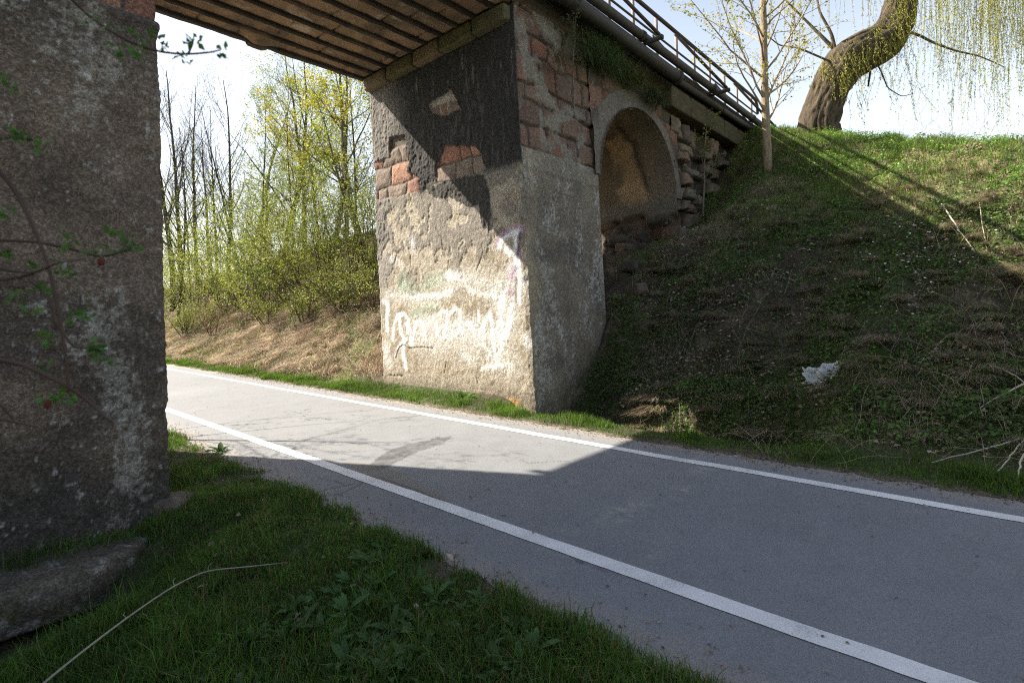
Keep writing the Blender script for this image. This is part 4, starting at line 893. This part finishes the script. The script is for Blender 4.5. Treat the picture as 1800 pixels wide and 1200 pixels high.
P[:, 2] += rg.uniform(0, 1, n)*(.03+.20*sstep(.42, .66, n2(P[:, 0], P[:, 1], 1.6, 3, 68))); Nn = ground_n(P[:, 0], P[:, 1])+rdir(rg, n)*.7; D = rdir(rg, n); D[:, 2] *= .3
V, Fc, C = leaves_mesh(P, rg.uniform(.025, .055, n), Nn, D, jit((.085, .15, .03), n, rg, .4, .12)*(1+.8*top(P[:, 0], P[:, 1]))[:, None]*(.55+.9*n2(P[:, 0], P[:, 1], 2.1, 3, 66))[:, None], .75)  # leaves brightened uphill: crest sunlight put into their colour
tag(mesh_np('ground_cover', V, Fc, M['leaf'], None, C), 'low green leafy ground cover over the right bank', 'ground cover', kind='stuff')
rg = np.random.default_rng(906)
P = np.vstack([scatter(70000, 6.0, 20, -6, 5.25, rg, lambda X, Y: on_bank(X, Y)*(.03+1.*sstep(.53, .60, n2(X, Y, 1.5, 4, 69))+.5*(1-nogr(X, Y)))), scatter(60000, 5.6, 18, 9.3, 30, rg, lambda X, Y: on_bank(X, Y)*(.15+.7*sstep(.5, .62, n2(X, Y, 1.1, 4, 70)))), scatter(350, -.5, 2.2, .8, 9, rg)]); P = P[~solid(P)]; n = len(P)
P[:, 2] += rg.uniform(.0, .035, n); Nn = ground_n(P[:, 0], P[:, 1])+rdir(rg, n)*.55; D = rdir(rg, n); D[:, 2] *= .3
V, Fc, C = leaves_mesh(P, rg.uniform(.03, .075, n), Nn, D, jit(LIT, n, rg, .5, .1), .6, .2)
tag(mesh_np('leaf_litter', V, Fc, M['dry'], None, C), 'brown and grey fallen leaves lying on the banks', 'leaf litter', kind='stuff')
rg = np.random.default_rng(907)
P = scatter(420000, 5.7, 19, 9.2, 34, rg, lambda X, Y: sstep(5.9, 6.5, X)*(.10+.9*sstep(.42, .56, n2(X, Y, 1.9, 4, 71)))*np.clip(1.1-(X-6)/14, .1, 1), 60); n = len(P)
h = rg.uniform(.12, .50, n); wa = n2(P[:, 0], P[:, 1], .8, 3, 88)*9; wav = np.stack([np.cos(wa), np.sin(wa)], 1)*h[:, None]*.55
grass_obj('dry_grass', P, h*.5, rg.uniform(.008, .016, n), wav+rg.normal(0, .25, (n, 2))*h[:, None]+ground_n(P[:, 0], P[:, 1])[:, :2]*h[:, None]*1.1, jit((.40, .315, .225), n, rg, .4, .1), rg, 'straw coloured dead grass matted on the sunny bank beyond the bridge', 'dry')
rg = np.random.default_rng(908)
P = scatter(200000, 5.7, 20, 9.2, 36, rg, lambda X, Y: sstep(5.9, 6.5, X)*(.07+.9*sstep(.47, .60, n2(X, Y, 1.0, 4, 73))+.2*sstep(9, 12, X)), 60); n = len(P); h = rg.uniform(.06, .22, n)
grass_obj('grass', P, h, rg.uniform(.006, .011, n), rg.normal(0, .4, (n, 2))*h[:, None], jit((.10, .16, .025), n, rg, .3, .12), rg, 'green grass patches on the sunny bank beyond the bridge')
# tangle of dead bramble stems low on the right bank
rg = np.random.default_rng(909); bb = MB()
for i in range(760):
    if i < 380: px, py = rg.uniform(1070, 1330), rg.uniform(400, 740)
    elif i < 610: px, py = rg.uniform(1300, 1830), rg.uniform(480, 830)
    else: px, py = rg.uniform(1560, 1830), rg.uniform(380, 760)
    b = hit(px, py); l = rg.uniform(.12, .6); a = rg.uniform(0, 2*math.pi); t = np.linspace(0, 1, 8); hh = rg.uniform(.05, .3)
    P = b+np.stack([np.cos(a)*l*t, np.sin(a)*l*t, hh*np.sin(t*math.pi*rg.uniform(.5, 1.))], 1); P[:, 2] = np.maximum(P[:, 2]+ (ground_z(P[:, 0], P[:, 1])-b[2])*.85, ground_z(P[:, 0], P[:, 1])+.01); P += np.cumsum(rg.normal(0, .007, P.shape), 0)
    bb.tube(P, np.linspace(rg.uniform(.0014, .0032), .0012, 8), 3, np.array((.36, .30, .22))*rg.uniform(.4, 1.2), cap=False)
tag(bb.build('dead_stems', M['dry']), 'tangle of thin dead bramble stems across the shaded bank', 'dead stems', kind='stuff')
rg = np.random.default_rng(910); bb = MB()
for i in range(700):
    px, py = rg.uniform(290, 665), rg.uniform(515, 665); b = hit(px, py); 
    if b[1] < 9.3 or b[0] < 6: continue
    l = rg.uniform(.3, 1.2); a = rg.uniform(0, 2*math.pi); t = np.linspace(0, 1, 7); hh = rg.uniform(.1, .6)
    P = b+np.stack([np.cos(a)*l*t, np.sin(a)*l*t, hh*np.sin(t*math.pi*rg.uniform(.4, 1.))], 1); P[:, 2] = np.maximum(P[:, 2]+(ground_z(P[:, 0], P[:, 1])-b[2])*.8, ground_z(P[:, 0], P[:, 1])+.01); P += np.cumsum(rg.normal(0, .02, P.shape), 0)
    bb.tube(P, np.linspace(rg.uniform(.004, .008), .002, 7), 3, np.array([(.36, .27, .19), (.22, .12, .085), (.42, .36, .27)][rg.integers(0, 3)])*rg.uniform(.6, 1.2), cap=False)
tag(bb.build('dead_stems', M['dry']), 'dry reddish and straw stems matted over the sunny bank', 'dead stems', kind='stuff')

# ------------------------------------------------------------------ countable plants
def rosette(rng, n, ln, wd, colr, erect=.7):
    V = []; Fc = []; C = []; o = 0
    for k in range(n):
        a = rng.uniform(0, 2*math.pi); l = ln*rng.uniform(.6, 1.15); e = erect*rng.uniform(.5, 1.3); d = np.array([math.cos(a), math.sin(a), 0]); s = np.array([-d[1], d[0], 0])
        u = np.linspace(0, 1, 7); r = l*u*np.cos(e*(1-.5*u)); zz_ = l*(u*math.sin(e)-.45*u**2.2*rng.uniform(.4, 1.1)); w = wd*l*np.sin(np.pi*np.clip(u*.93+.05, 0, 1))**.8*.5; w[0] = .006
        mid = d*r[:, None]+np.array([0, 0, 1])*zz_[:, None]; lf = mid+s*w[:, None]+np.array([0, 0, 1])*(w*.35)[:, None]; rt = mid-s*w[:, None]+np.array([0, 0, 1])*(w*.35)[:, None]
        wav = rng.normal(0, .006, 7); lf[:, 2] += wav; rt[:, 2] -= wav
        V.append(np.stack([lf, mid, rt], 1).reshape(-1, 3)); q = grid_faces(7, 3, o); Fc.append(q); o += 21; C.append(np.tile(np.array(colr)*rng.uniform(.7, 1.3), (21, 1)))
    return np.vstack(V), np.vstack(Fc), np.vstack(C)
protos = [rosette(np.random.default_rng(920+k), 8+k, .17, .27, (.085, .165, .05), .95) for k in range(4)]
pmesh = []
rg = np.random.default_rng(921); spots = []
while len(spots) < 95:
    px, py = rg.normal(660, 190), rg.uniform(985, 1230)
    if py < 985+.35*abs(px-690): continue
    d = ray(px, py); t = (-.06-CAMZ)/d[2]; p = CAM+t*d; p[2] = float(ground_z(p[0], p[1]))
    if p[0] < edge_l(p[1])-.14 and all(np.hypot(*(p[:2]-q[:2])) > .05 for q in spots): spots.append(p)
for i, p in enumerate(spots):
    if i < 4:
        V, Fc, C = protos[i]; o = mesh_np('dock_plant', V, Fc, M['leaf'], None, C, True); pmesh.append(o)
    else: o = pmesh[i % 4].copy(); COL.objects.link(o)
    o.location = p; o.rotation_euler = (0, 0, rg.uniform(0, 6.28)); o.scale = (rg.uniform(.34, .78),)*3
    tag(o, 'broad-leaved green weed rosette in the foreground grass', 'weed', 'broad-leaved weeds in the foreground grass')
for px, py, n, ln, lab in ((808, 702, 16, .26, 'leafy light green weed growing against the foot of the pier'), (388, 800, 12, .17, 'dark spiky weed on the grass edge of the path near the abutment'), (1330, 655, 14, .22, 'lone green leafy weed on the shaded bank left of the white bag'), (1555, 655, 9, .13, 'small pale green weed on bare soil right of the white bag')):
    rg = np.random.default_rng(int(px)); d = hit(px, py)
    if px == 808: d = np.array([6.12, d[1], .03])
    V, Fc, C = rosette(rg, n, ln, .34, (.09, .165, .035) if px == 808 else (.05, .10, .025), 1.0); o = mesh_np('weed', V, Fc, M['leaf'], None, C, True); o.location = d; tag(o, lab, 'weed')
# white spring flowers on the bank
rg = np.random.default_rng(930); fl = None
for i in range(66):
    if i < 52: px, py = 1580+rg.normal(0, 75), 470+rg.normal(0, 42)
    else: px, py = rg.uniform(1560, 1800), rg.uniform(360, 520)
    p = hit(px, py)
    if fl is None:
        fm = MB()
        for k in range(6):
            a = k*math.pi/3; d = np.array([math.cos(a), math.sin(a), .25]); s = np.array([-d[1], d[0], 0])
            V = np.array([[0, 0, 0], d*.011+s*.006, d*.02, d*.011-s*.006]); fm.add(V, [(0, 1, 2, 3)], (.82, .82, .80))
        fl = fm.build('flower', M['petal']); o = fl
    else: o = fl.copy(); COL.objects.link(o)
    nn = ground_n(np.array([p[0]]), np.array([p[1]]))[0]; o.location = p+nn*.10
    o.rotation_euler = Vector(nn*.6-FW*.3+np.array([0, 0, .4])).to_track_quat('Z', 'Y').to_euler(); o.scale = (rg.uniform(.5, .95),)*3
    tag(o, 'small white spring flower among the green leaves of the bank', 'flower', 'white flowers on the right bank')
# grass tussocks
def tussock(px, py, n, h, lab, green, w=.004, spread=.05, droop=1.1):
    rg = np.random.default_rng(int(px*7+py)); b = hit(px, py); P = b+np.concatenate([rg.normal(0, spread, (n, 2)), np.full((n, 1), -.02)], 1)
    hh = h*rg.uniform(.6, 1.2, n); nn = ground_n(np.array([b[0]]), np.array([b[1]]))[0][:2]; lean = rg.normal(0, .55, (n, 2))*hh[:, None]+nn*hh[:, None]*droop
    col = jit((.27, .215, .13), n, rg, .35, .1); g = rg.uniform(0, 1, n) < green; col[g] = jit((.07, .12, .02), g.sum(), rg)
    V, Fc, C = blades(P, hh*.6, np.full(n, w), lean, col, rg); o = mesh_np('grass_tussock', V-b, Fc, M['grass'], None, np.clip(C, 0, 1)); o.location = b; return tag(o, lab, 'tussock', 'grass tussocks on the right bank')
for a in ((1488, 700, 420, .30, 'drooping straw and green tussock just below the white bag', .45), (1525, 505, 260, .24, 'tussock with green top on the bank above the bare soil path', .5), (1700, 610, 380, .30, 'wide bleached tussock hanging over bare soil on the right', .1), (1245, 720, 240, .26, 'pale dead tussock low on the bank right of the pier', .15),
          (1370, 545, 260, .26, 'dead grass tussock in the middle of the shaded bank', .1), (1215, 500, 240, .28, 'dead grass tussock near the rubble right of the pier', .1), (1440, 560, 220, .22, 'straw tussock above the white bag', .2), (1390, 430, 200, .24, 'straw tussock high on the shaded bank below the young tree', .2), (1620, 700, 260, .24, 'low straw tussock between white bag and pale sticks', .2), (990, 732, 420, .17, 'bright green grass clump at the near corner of the pier', 1.)):
    tussock(*a, droop=.2 if a[0] == 990 else 1.1)

# loose dead-grass tussocks all over the shaded bank
rg = np.random.default_rng(935); protos = []; k = 0
while k < 150:
    px, py = rg.uniform(1080, 1830), rg.uniform(300, 800)
    b = hit(px, py)
    if b[0] < 6.4 or b[1] > 5.0 or n2(np.array([b[0]]), np.array([b[1]]), .8, 3, 91)[0] < .42: continue
    if k < 6:
        n = 150; Pq = np.concatenate([rg.normal(0, .05, (n, 2)), np.full((n, 1), -.02)], 1); hh = rg.uniform(.12, .34, n); lean = rg.normal(0, .42, (n, 2))*hh[:, None]; lean[:, 0] -= hh*1.15
        cq = jit((.37, .295, .20), n, rg, .4, .1); g = rg.uniform(0, 1, n) < (.1, .5, .2, .05, .35, .15)[k]; cq[g] = jit((.07, .12, .025), g.sum(), rg)
        V, Fc, C = blades(Pq, hh*.55, rg.uniform(.003, .006, n), lean, cq, rg); o = mesh_np('grass_tussock', V, Fc, M['grass'], None, np.clip(C, 0, 1)); protos.append(o)
    else: o = protos[k % 6].copy(); COL.objects.link(o)
    nn = ground_n(np.array([b[0]]), np.array([b[1]]))[0]; o.location = b; o.rotation_euler = (0, 0, math.atan2(nn[1], nn[0])-math.pi+rg.normal(0, .3)); o.scale = (rg.uniform(.6, 1.25),)*3
    tag(o, 'limp dead tussock drooping down the slope of the right bank', 'tussock', 'limp dead tussocks on the right bank'); k += 1
# hanging growth on the bridge face
def hang(px, py, n, h, lab, colr, spread, yp=5.12):
    rg = np.random.default_rng(int(px+py)); b = on_plane(px, py, 1, yp); P = b+np.stack([rg.normal(0, spread, n), rg.normal(0, .04, n), rg.normal(0, spread*.35, n)], 1)
    hh = h*rg.uniform(.4, 1.2, n); lean = rg.normal(0, .18, (n, 2)); lean[:, 1] -= .12; col = jit(colr, n, rg, .4, .12)
    V, Fc, C = blades(P, -hh, rg.uniform(.005, .014, n), lean, col, rg); o = mesh_np('hanging_grass', V-b, Fc, M['grass'], None, np.clip(C, 0, 1)); o.location = b; return tag(o, lab, 'hanging grass', 'grass hanging from the bridge face')
hang(1060, 85, 900, .55, 'dense dark green grass hanging above the left of the arch', (.085, .125, .04), .34)
hang(1112, 125, 420, .40, 'yellowish green grass tuft hanging over the arch crown', (.11, .125, .035), .22)
hang(1150, 160, 380, .42, 'grey green grass tuft hanging right of the arch crown', (.075, .085, .035), .24)
hang(985, 95, 130, .35, 'few dry grass wisps hanging from the red stones', (.20, .165, .10), .16)
rg = np.random.default_rng(940); b = on_plane(1010, 205, 1, 5.1); ch = grow(rg, b, 2.6, .012, [dict(n=1, start=0, ang=0, len=1, up=.02, wander=.05, seg=.2, tip=.3), dict(n=9, start=.4, ang=45, len=.4, up=.02, wander=.12, seg=.15, rad=.6), dict(n=3, start=.2, ang=40, len=.5, up=0, wander=.12, rad=.6)], (.10, -.02))
plant('wall_shrub', 'thin stemmed leafy shrub rooted in the red stones of the pier', 'shrub', b, ch, (.16, .14, .11), [leaf_on(ch, (1, 2), 420, .045, [(.13, .16, .07), (.17, .19, .09), (.09, .12, .05)], rg, .05)], rg, bark='stems', barkm='twig')

# rubble fallen below the arch
rg = np.random.default_rng(950)
rl = [(1100, 440, .42, 'angular stone lying just inside the arch mouth by the pier'), (1190, 385, .45, 'blocky stone at the foot of the rubble wall'), (1150, 380, .55, 'dark boulder tucked under the arch wall'), (1110, 475, .4, 'rounded stone lowest of the heap beside the pier'), (1215, 395, .35, 'small stone next to the white litter'), (1085, 425, .35, 'stone wedged against the pier inside the arch'), (1120, 515, .34, 'half buried stone on the bank next to the pier')]
for i, (px, py, s, lab) in enumerate(rl):
    p = hit(px, py); o = rock('rock', M['stone'], (0, 0, 0), (s*rg.uniform(.9, 1.5), s*rg.uniform(.7, 1.1), s*rg.uniform(.45, .8)), 960+i, boxy=5.5, n=20, amp=.20, rot=rg.uniform(0, 3), nsc=1.6, colr=[(.09, .07, .05), (.075, .06, .044), (.11, .085, .062), (.06, .05, .04)][i % 4])
    o.rotation_euler = (rg.uniform(-.4, .4), rg.uniform(-.4, .4), 0); o.location = p+np.array([0, 0, s*.05]); tag(o, lab, 'rock', 'fallen stones under the arch')

# litter, sticks
def crumple(px, py, w, h, label, seed, colr, name, rz=.5):
    p = hit(px, py); u, v = np.meshgrid(np.linspace(-.5, .5, 40), np.linspace(-.5, .5, 30), indexing='ij')
    f1 = fbm(np.stack([u*4, v*4, u*0+seed], -1), 3, seed)-.5; f2 = np.abs(fbm(np.stack([u*4+3, v*4, u*0+seed*2], -1), 3, seed+5)-.5); f3 = fbm(np.stack([u*2.2, v*2.2+9, u*0], -1), 3, seed+8)-.5
    nn = ground_n(np.array([p[0]]), np.array([p[1]]))[0]; nn = nn*.75-FW*.55; nn /= np.linalg.norm(nn); a = np.cross(nn, [0, 0, 1.]); a /= np.linalg.norm(a); b = np.cross(a, nn); a2 = a*math.cos(rz)+b*math.sin(rz); b2 = -a*math.sin(rz)+b*math.cos(rz)
    edge = 1+.35*f3
    V = (u*w*edge+f1*w*.25)[..., None]*a2+(v*h*edge+f3*h*.5)[..., None]*b2+(.05+f1*.16*w/.36+f2*.30*w/.36)[..., None]*nn
    o = mesh_np(name, V, grid_faces(40, 30), M['bag'], None, np.ones((1200, 3))*np.array(colr), True); o.location = p; return tag(o, label, 'litter')
crumple(1447, 664, .40, .26, 'crumpled pale plastic bag lying on the shaded bank', 3, (.66, .68, .66), 'plastic_bag', -.35)
crumple(1192, 406, .26, .16, 'small scrap of white litter by the rubble at the arch', 6, (.6, .62, .64), 'litter_scrap')
crumple(1118, 375, .12, .18, 'tiny pale rag on the ledge inside the arch', 9, (.55, .48, .44), 'litter_scrap')
def stick(pl, r, lab, off, colr=(.46, .41, .33), name='stick'):
    P = [hit(min(x, 1990), y)+np.array([0, 0, off[i] if i < len(off) else off[-1]]) for i, (x, y) in enumerate(pl)]; P = np.array(P); u = np.linspace(0, len(P)-1, 14); P = np.stack([np.interp(u, np.arange(len(P)), P[:, k]) for k in range(3)], 1); P[1:-1] = (P[:-2]+P[1:-1]*2+P[2:])/4
    P += np.random.default_rng(int(pl[0][0])).normal(0, .004, P.shape); b = P[0].copy(); bb = MB(); bb.tube(P-b, np.linspace(r, r*.5, 14), 6, colr); o = bb.build(name, M['twig'], None, True); o.location = b; return tag(o, lab, 'stick', 'pale dead sticks on the right bank')
stick([(1830, 680), (1760, 715), (1685, 750)], .010, 'longest pale stick slanting down left from the right edge', (.10, .12, .05))
stick([(1742, 664), (1770, 680), (1815, 702)], .009, 'pale stick crossing over the longest one near the right edge', (.12, .14, .10))
stick([(1830, 785), (1740, 800), (1640, 818)], .008, 'thin pale stick lying level low on the bank', (.12, .07, .03))
stick([(1825, 770), (1780, 815), (1750, 840)], .008, 'short stick pointing down to the path verge', (.12, .07, .03))
stick([(1815, 790), (1795, 825), (1790, 852)], .011, 'thick stub of stick at the right edge by the verge', (.10, .06, .02))
stick([(1655, 368), (1685, 410), (1715, 452)], .012, 'straight whitish stick in the sun high on the bank', (.10, .06, .05))
stick([(1722, 372), (1728, 410), (1735, 450)], .007, 'thin brown stalk standing in the sun on the bank', (.10, .06, .05))
P = []
for x, y, o_ in ((505, 988, .10), (430, 996, .13), (360, 1002, .15), (300, 1032, .15), (230, 1080, .14), (150, 1140, .12), (70, 1205, .10), (10, 1260, .08)):
    d = ray(x, y); t = (-.10+o_-CAMZ)/d[2]; P.append(CAM+t*d)
P = np.array(P); u = np.linspace(0, 7, 30); P = np.stack([np.interp(u, np.arange(8), P[:, k]) for k in range(3)], 1)
for _ in range(2): P[1:-1] = (P[:-2]+P[1:-1]*2+P[2:])/4
bb = MB(); b = P[-1].copy(); bb.tube(P-b, np.linspace(.0028, .0062, 30), 6, (.33, .29, .23))
for k, dv in ((8, (.01, .02, .05)), (12, (.0, .05, .04)), (17, (-.02, .04, .03))): bb.tube([P[k]-b, P[k]-b+np.array(dv)*.5, P[k]-b+np.array(dv)*.8+np.array([.015, -.01, 0])], [.0025, .002, .001], 4, (.33, .29, .23))
o = bb.build('dead_stem', M['twig'], None, True); o.location = b; tag(o, 'long bare pale stem arching over the foreground grass', 'stem')
# grit and leaf crumbs gathered along both path edges
rg = np.random.default_rng(965); n = 5200; Y = rg.uniform(-1.5, 16, n); sd = rg.uniform(0, 1, n) < .6; off = np.abs(rg.normal(0, .13, n))
X = np.where(sd, edge_r(Y)+.02-off, edge_l(Y)-.02+off); k = rg.uniform(0, 1, n) < .06; X[k] = edge_l(Y[k])+rg.uniform(.2, 3.2, k.sum())
u = (X-(edge_l(Y)-.12))/(edge_r(Y)-edge_l(Y)+.24); P = np.stack([X, Y, .012*np.sin(u*math.pi)+(n2(X, Y, 1.2, 3, 44)-.5)*.012+.006], 1); k = in_view(P, 60); P = P[k]; n = len(P)
Nn = rdir(rg, n)*.5; Nn[:, 2] = 1; D = rdir(rg, n); D[:, 2] *= .15; cs_ = np.array([(.20, .155, .11), (.30, .26, .2), (.12, .11, .10), (.24, .13, .085)])[rg.integers(0, 4, n)]*rg.uniform(.6, 1.3, (n, 1))
V, Fc, C = leaves_mesh(P, rg.uniform(.008, .03, n), Nn, D, cs_, .6, .25); tag(mesh_np('path_debris', V, Fc, M['dry'], None, C), 'grit, leaf crumbs and small twigs gathered along the path edges', 'debris', kind='stuff')
# a few loose leaves on the path
rg = np.random.default_rng(970)
for i, (px, py) in enumerate(((795, 975), (806, 972), (1630, 893), (1270, 905), (890, 905), (765, 790))):
    p = on_plane(px, py, 2, .012); V, Fc, C = leaves_mesh(np.zeros((1, 3)), .05, np.array([[.2, .1, 1.]]), rdir(rg, 1)*np.array([[1, 1, .1]]), np.array([[.36, .33, .28]]), .6, .2)
    o = mesh_np('fallen_leaf', V, Fc, M['dry'], None, C); o.location = p; tag(o, 'single pale fallen leaf lying on the asphalt', 'leaf', 'fallen leaves on the path')

# wild rose sprays close to the camera
rg = np.random.default_rng(980); rose = empty('rose_bush', tuple(at_depth(-60, 700, .45)), 'wild rose sprays with green leaves and red hips close in front of the abutment', 'rose bush')
bb = MB(); D0 = .45
for pl, r, dd in (([(-60, 250), (20, 320), (60, 400), (90, 480), (105, 560), (118, 640), (120, 690)], .0032, 0), ([(-60, 420), (60, 424), (120, 436), (175, 452), (205, 446), (232, 436)], .0026, .03), ([(-60, 460), (20, 476), (60, 480), (100, 462), (150, 455)], .0024, -.03), ([(-60, 498), (20, 490), (60, 482)], .0028, -.02), ([(50, 490), (90, 530), (98, 580)], .002, .02), ([(-60, 622), (40, 640), (100, 668), (150, 700), (195, 740)], .0036, .0), ([(-60, 670), (0, 710), (30, 745)], .0024, .04), ([(-60, 728), (20, 740), (65, 750)], .0026, .02),
                  ([(100, -30), (150, 25), (220, 72), (280, 92), (330, 96), (372, 92), (388, 88)], .0024, .05), ([(330, 96), (338, 80), (341, 62)], .0018, .05), ([(-40, 250), (30, 240), (72, 250)], .0018, .03), ([(90, 560), (130, 610), (165, 612)], .0018, .01), ([(312, 92), (325, 103)], .0016, .05)):
    P = np.array([at_depth(x, y, D0+dd*.5+.01*math.sin(x*.05)) for x, y in pl]); u = np.linspace(0, len(P)-1, 20); P = np.stack([np.interp(u, np.arange(len(P)), P[:, k]) for k in range(3)], 1)
    if len(pl) > 2: P[1:-1] = (P[:-2]+P[1:-1]*2+P[2:])/4
    bb.tube(P, np.linspace(r*.62, r*.3, 20), 6, (.075, .048, .038))
into(bb.build('stems', M['twig'], None, True), rose)
L = Leaves(); cs = [(15, 145), (24, 240), (40, 238), (72, 252), (188, 45), (158, 30), (245, 62), (247, 92), (218, 90), (284, 78), (342, 66), (339, 74), (10, 372), (5, 445), (125, 418), (130, 428), (205, 416), (180, 440), (231, 428), (226, 438), (62, 466), (98, 472), (120, 474), (75, 505), (20, 522), (82, 502), (45, 540), (160, 612), (172, 622), (188, 634), (168, 608), (72, 700), (112, 694), (122, 700), (100, 708), (70, 648), (325, 102), (384, 90), (125, 555), (152, 552), (88, 588)]
for x, y in cs:
    n = rg.integers(7, 12); p = at_depth(x, y, D0+.01); P = p+rg.normal(0, .0028, (n, 3)); L.add(leaves_mesh(P, rg.uniform(.0045, .0095, n), rdir(rg, n), rdir(rg, n), jit((.095, .19, .045), n, rg, .3, .12), .62))
into(L.build('leaves', M['leaf']), rose)
for x, y in ((178, 460), (84, 710)):
    V, Fc, cc = rock_arrays(at_depth(x, y, D0), (.0055, .0055, .008), 3, boxy=2., n=9, amp=.04, colr=(.09, .025, .02)); into(mesh_np('rose_hip', V, Fc, M['twig'], None, cc, True), rose)

# ------------------------------------------------------------------ light, sky, camera
SUN = np.array([-.455, 1.0, .99]); SUN /= np.linalg.norm(SUN)
sl_ = bpy.data.lights.new('sun', 'SUN'); sl_.energy = 5.0; sl_.angle = math.radians(.53); sl_.color = (1., .915, .78)
so = bpy.data.objects.new('sun', sl_); COL.objects.link(so); so.rotation_euler = Vector(SUN).to_track_quat('Z', 'Y').to_euler(); so.location = (-20, 40, 40)
w = bpy.data.worlds.new('World'); SC.world = w; w.use_nodes = True; nt = w.node_tree; bg = nt.nodes['Background']
sk = nt.nodes.new('ShaderNodeTexSky'); sk.sky_type = 'NISHITA'; sk.sun_disc = False; sk.sun_elevation = math.asin(SUN[2]); sk.sun_rotation = math.atan2(SUN[0], SUN[1])
sk.air_density = 1.0; sk.dust_density = 3.0; sk.ozone_density = 1.0; sk.altitude = 300
tcw = nt.nodes.new('ShaderNodeTexCoord'); sx = nt.nodes.new('ShaderNodeSeparateXYZ'); nt.links.new(tcw.outputs['Generated'], sx.inputs[0])
def wm(op, a, b):                     # thin spring haze low in the sky, all round
    n_ = nt.nodes.new('ShaderNodeMath'); n_.operation = op; n_.use_clamp = False
    for i_, v_ in enumerate((a, b)):
        if isinstance(v_, (int, float)): n_.inputs[i_].default_value = v_
        else: nt.links.new(v_, n_.inputs[i_])
    return n_.outputs[0]
hz = wm('MULTIPLY', wm('POWER', wm('SUBTRACT', 1.0, wm('MAXIMUM', sx.outputs['Z'], 0.0)), 2.0), 5.2)
hc = nt.nodes.new('ShaderNodeVectorMath'); hc.operation = 'SCALE'; hc.inputs[0].default_value = (1.0, .93, .72); nt.links.new(hz, hc.inputs['Scale'])
ha = nt.nodes.new('ShaderNodeVectorMath'); ha.operation = 'ADD'; nt.links.new(sk.outputs[0], ha.inputs[0]); nt.links.new(hc.outputs[0], ha.inputs[1])
nt.links.new(ha.outputs[0], bg.inputs[0]); bg.inputs[1].default_value = .080
cam = bpy.data.cameras.new('camera'); co = bpy.data.objects.new('camera', cam); COL.objects.link(co)
cam.sensor_fit = 'HORIZONTAL'; cam.sensor_width = 36; cam.lens = 36*FPX/1800; cam.shift_y = -(600-CY)/1800; cam.shift_x = 0
cam.clip_start = .05; cam.clip_end = 3000
co.matrix_world = Matrix(((RC[0], UC[0], -FW[0], 0), (RC[1], UC[1], -FW[1], 0), (RC[2], UC[2], -FW[2], CAMZ), (0, 0, 0, 1)))
cam.dof.use_dof = True; cam.dof.focus_distance = 8.5; cam.dof.aperture_fstop = 9.0
SC.camera = co
SC.view_settings.view_transform = 'Standard'; SC.view_settings.look = 'None'; SC.view_settings.exposure = 1.52; SC.view_settings.gamma = 1
SC.cycles.use_denoising = False; SC.cycles.filter_width = 1.15; SC.cycles.sample_clamp_indirect = 6
SC.cycles.max_bounces = 8; SC.cycles.diffuse_bounces = 4; SC.cycles.transmission_bounces = 4
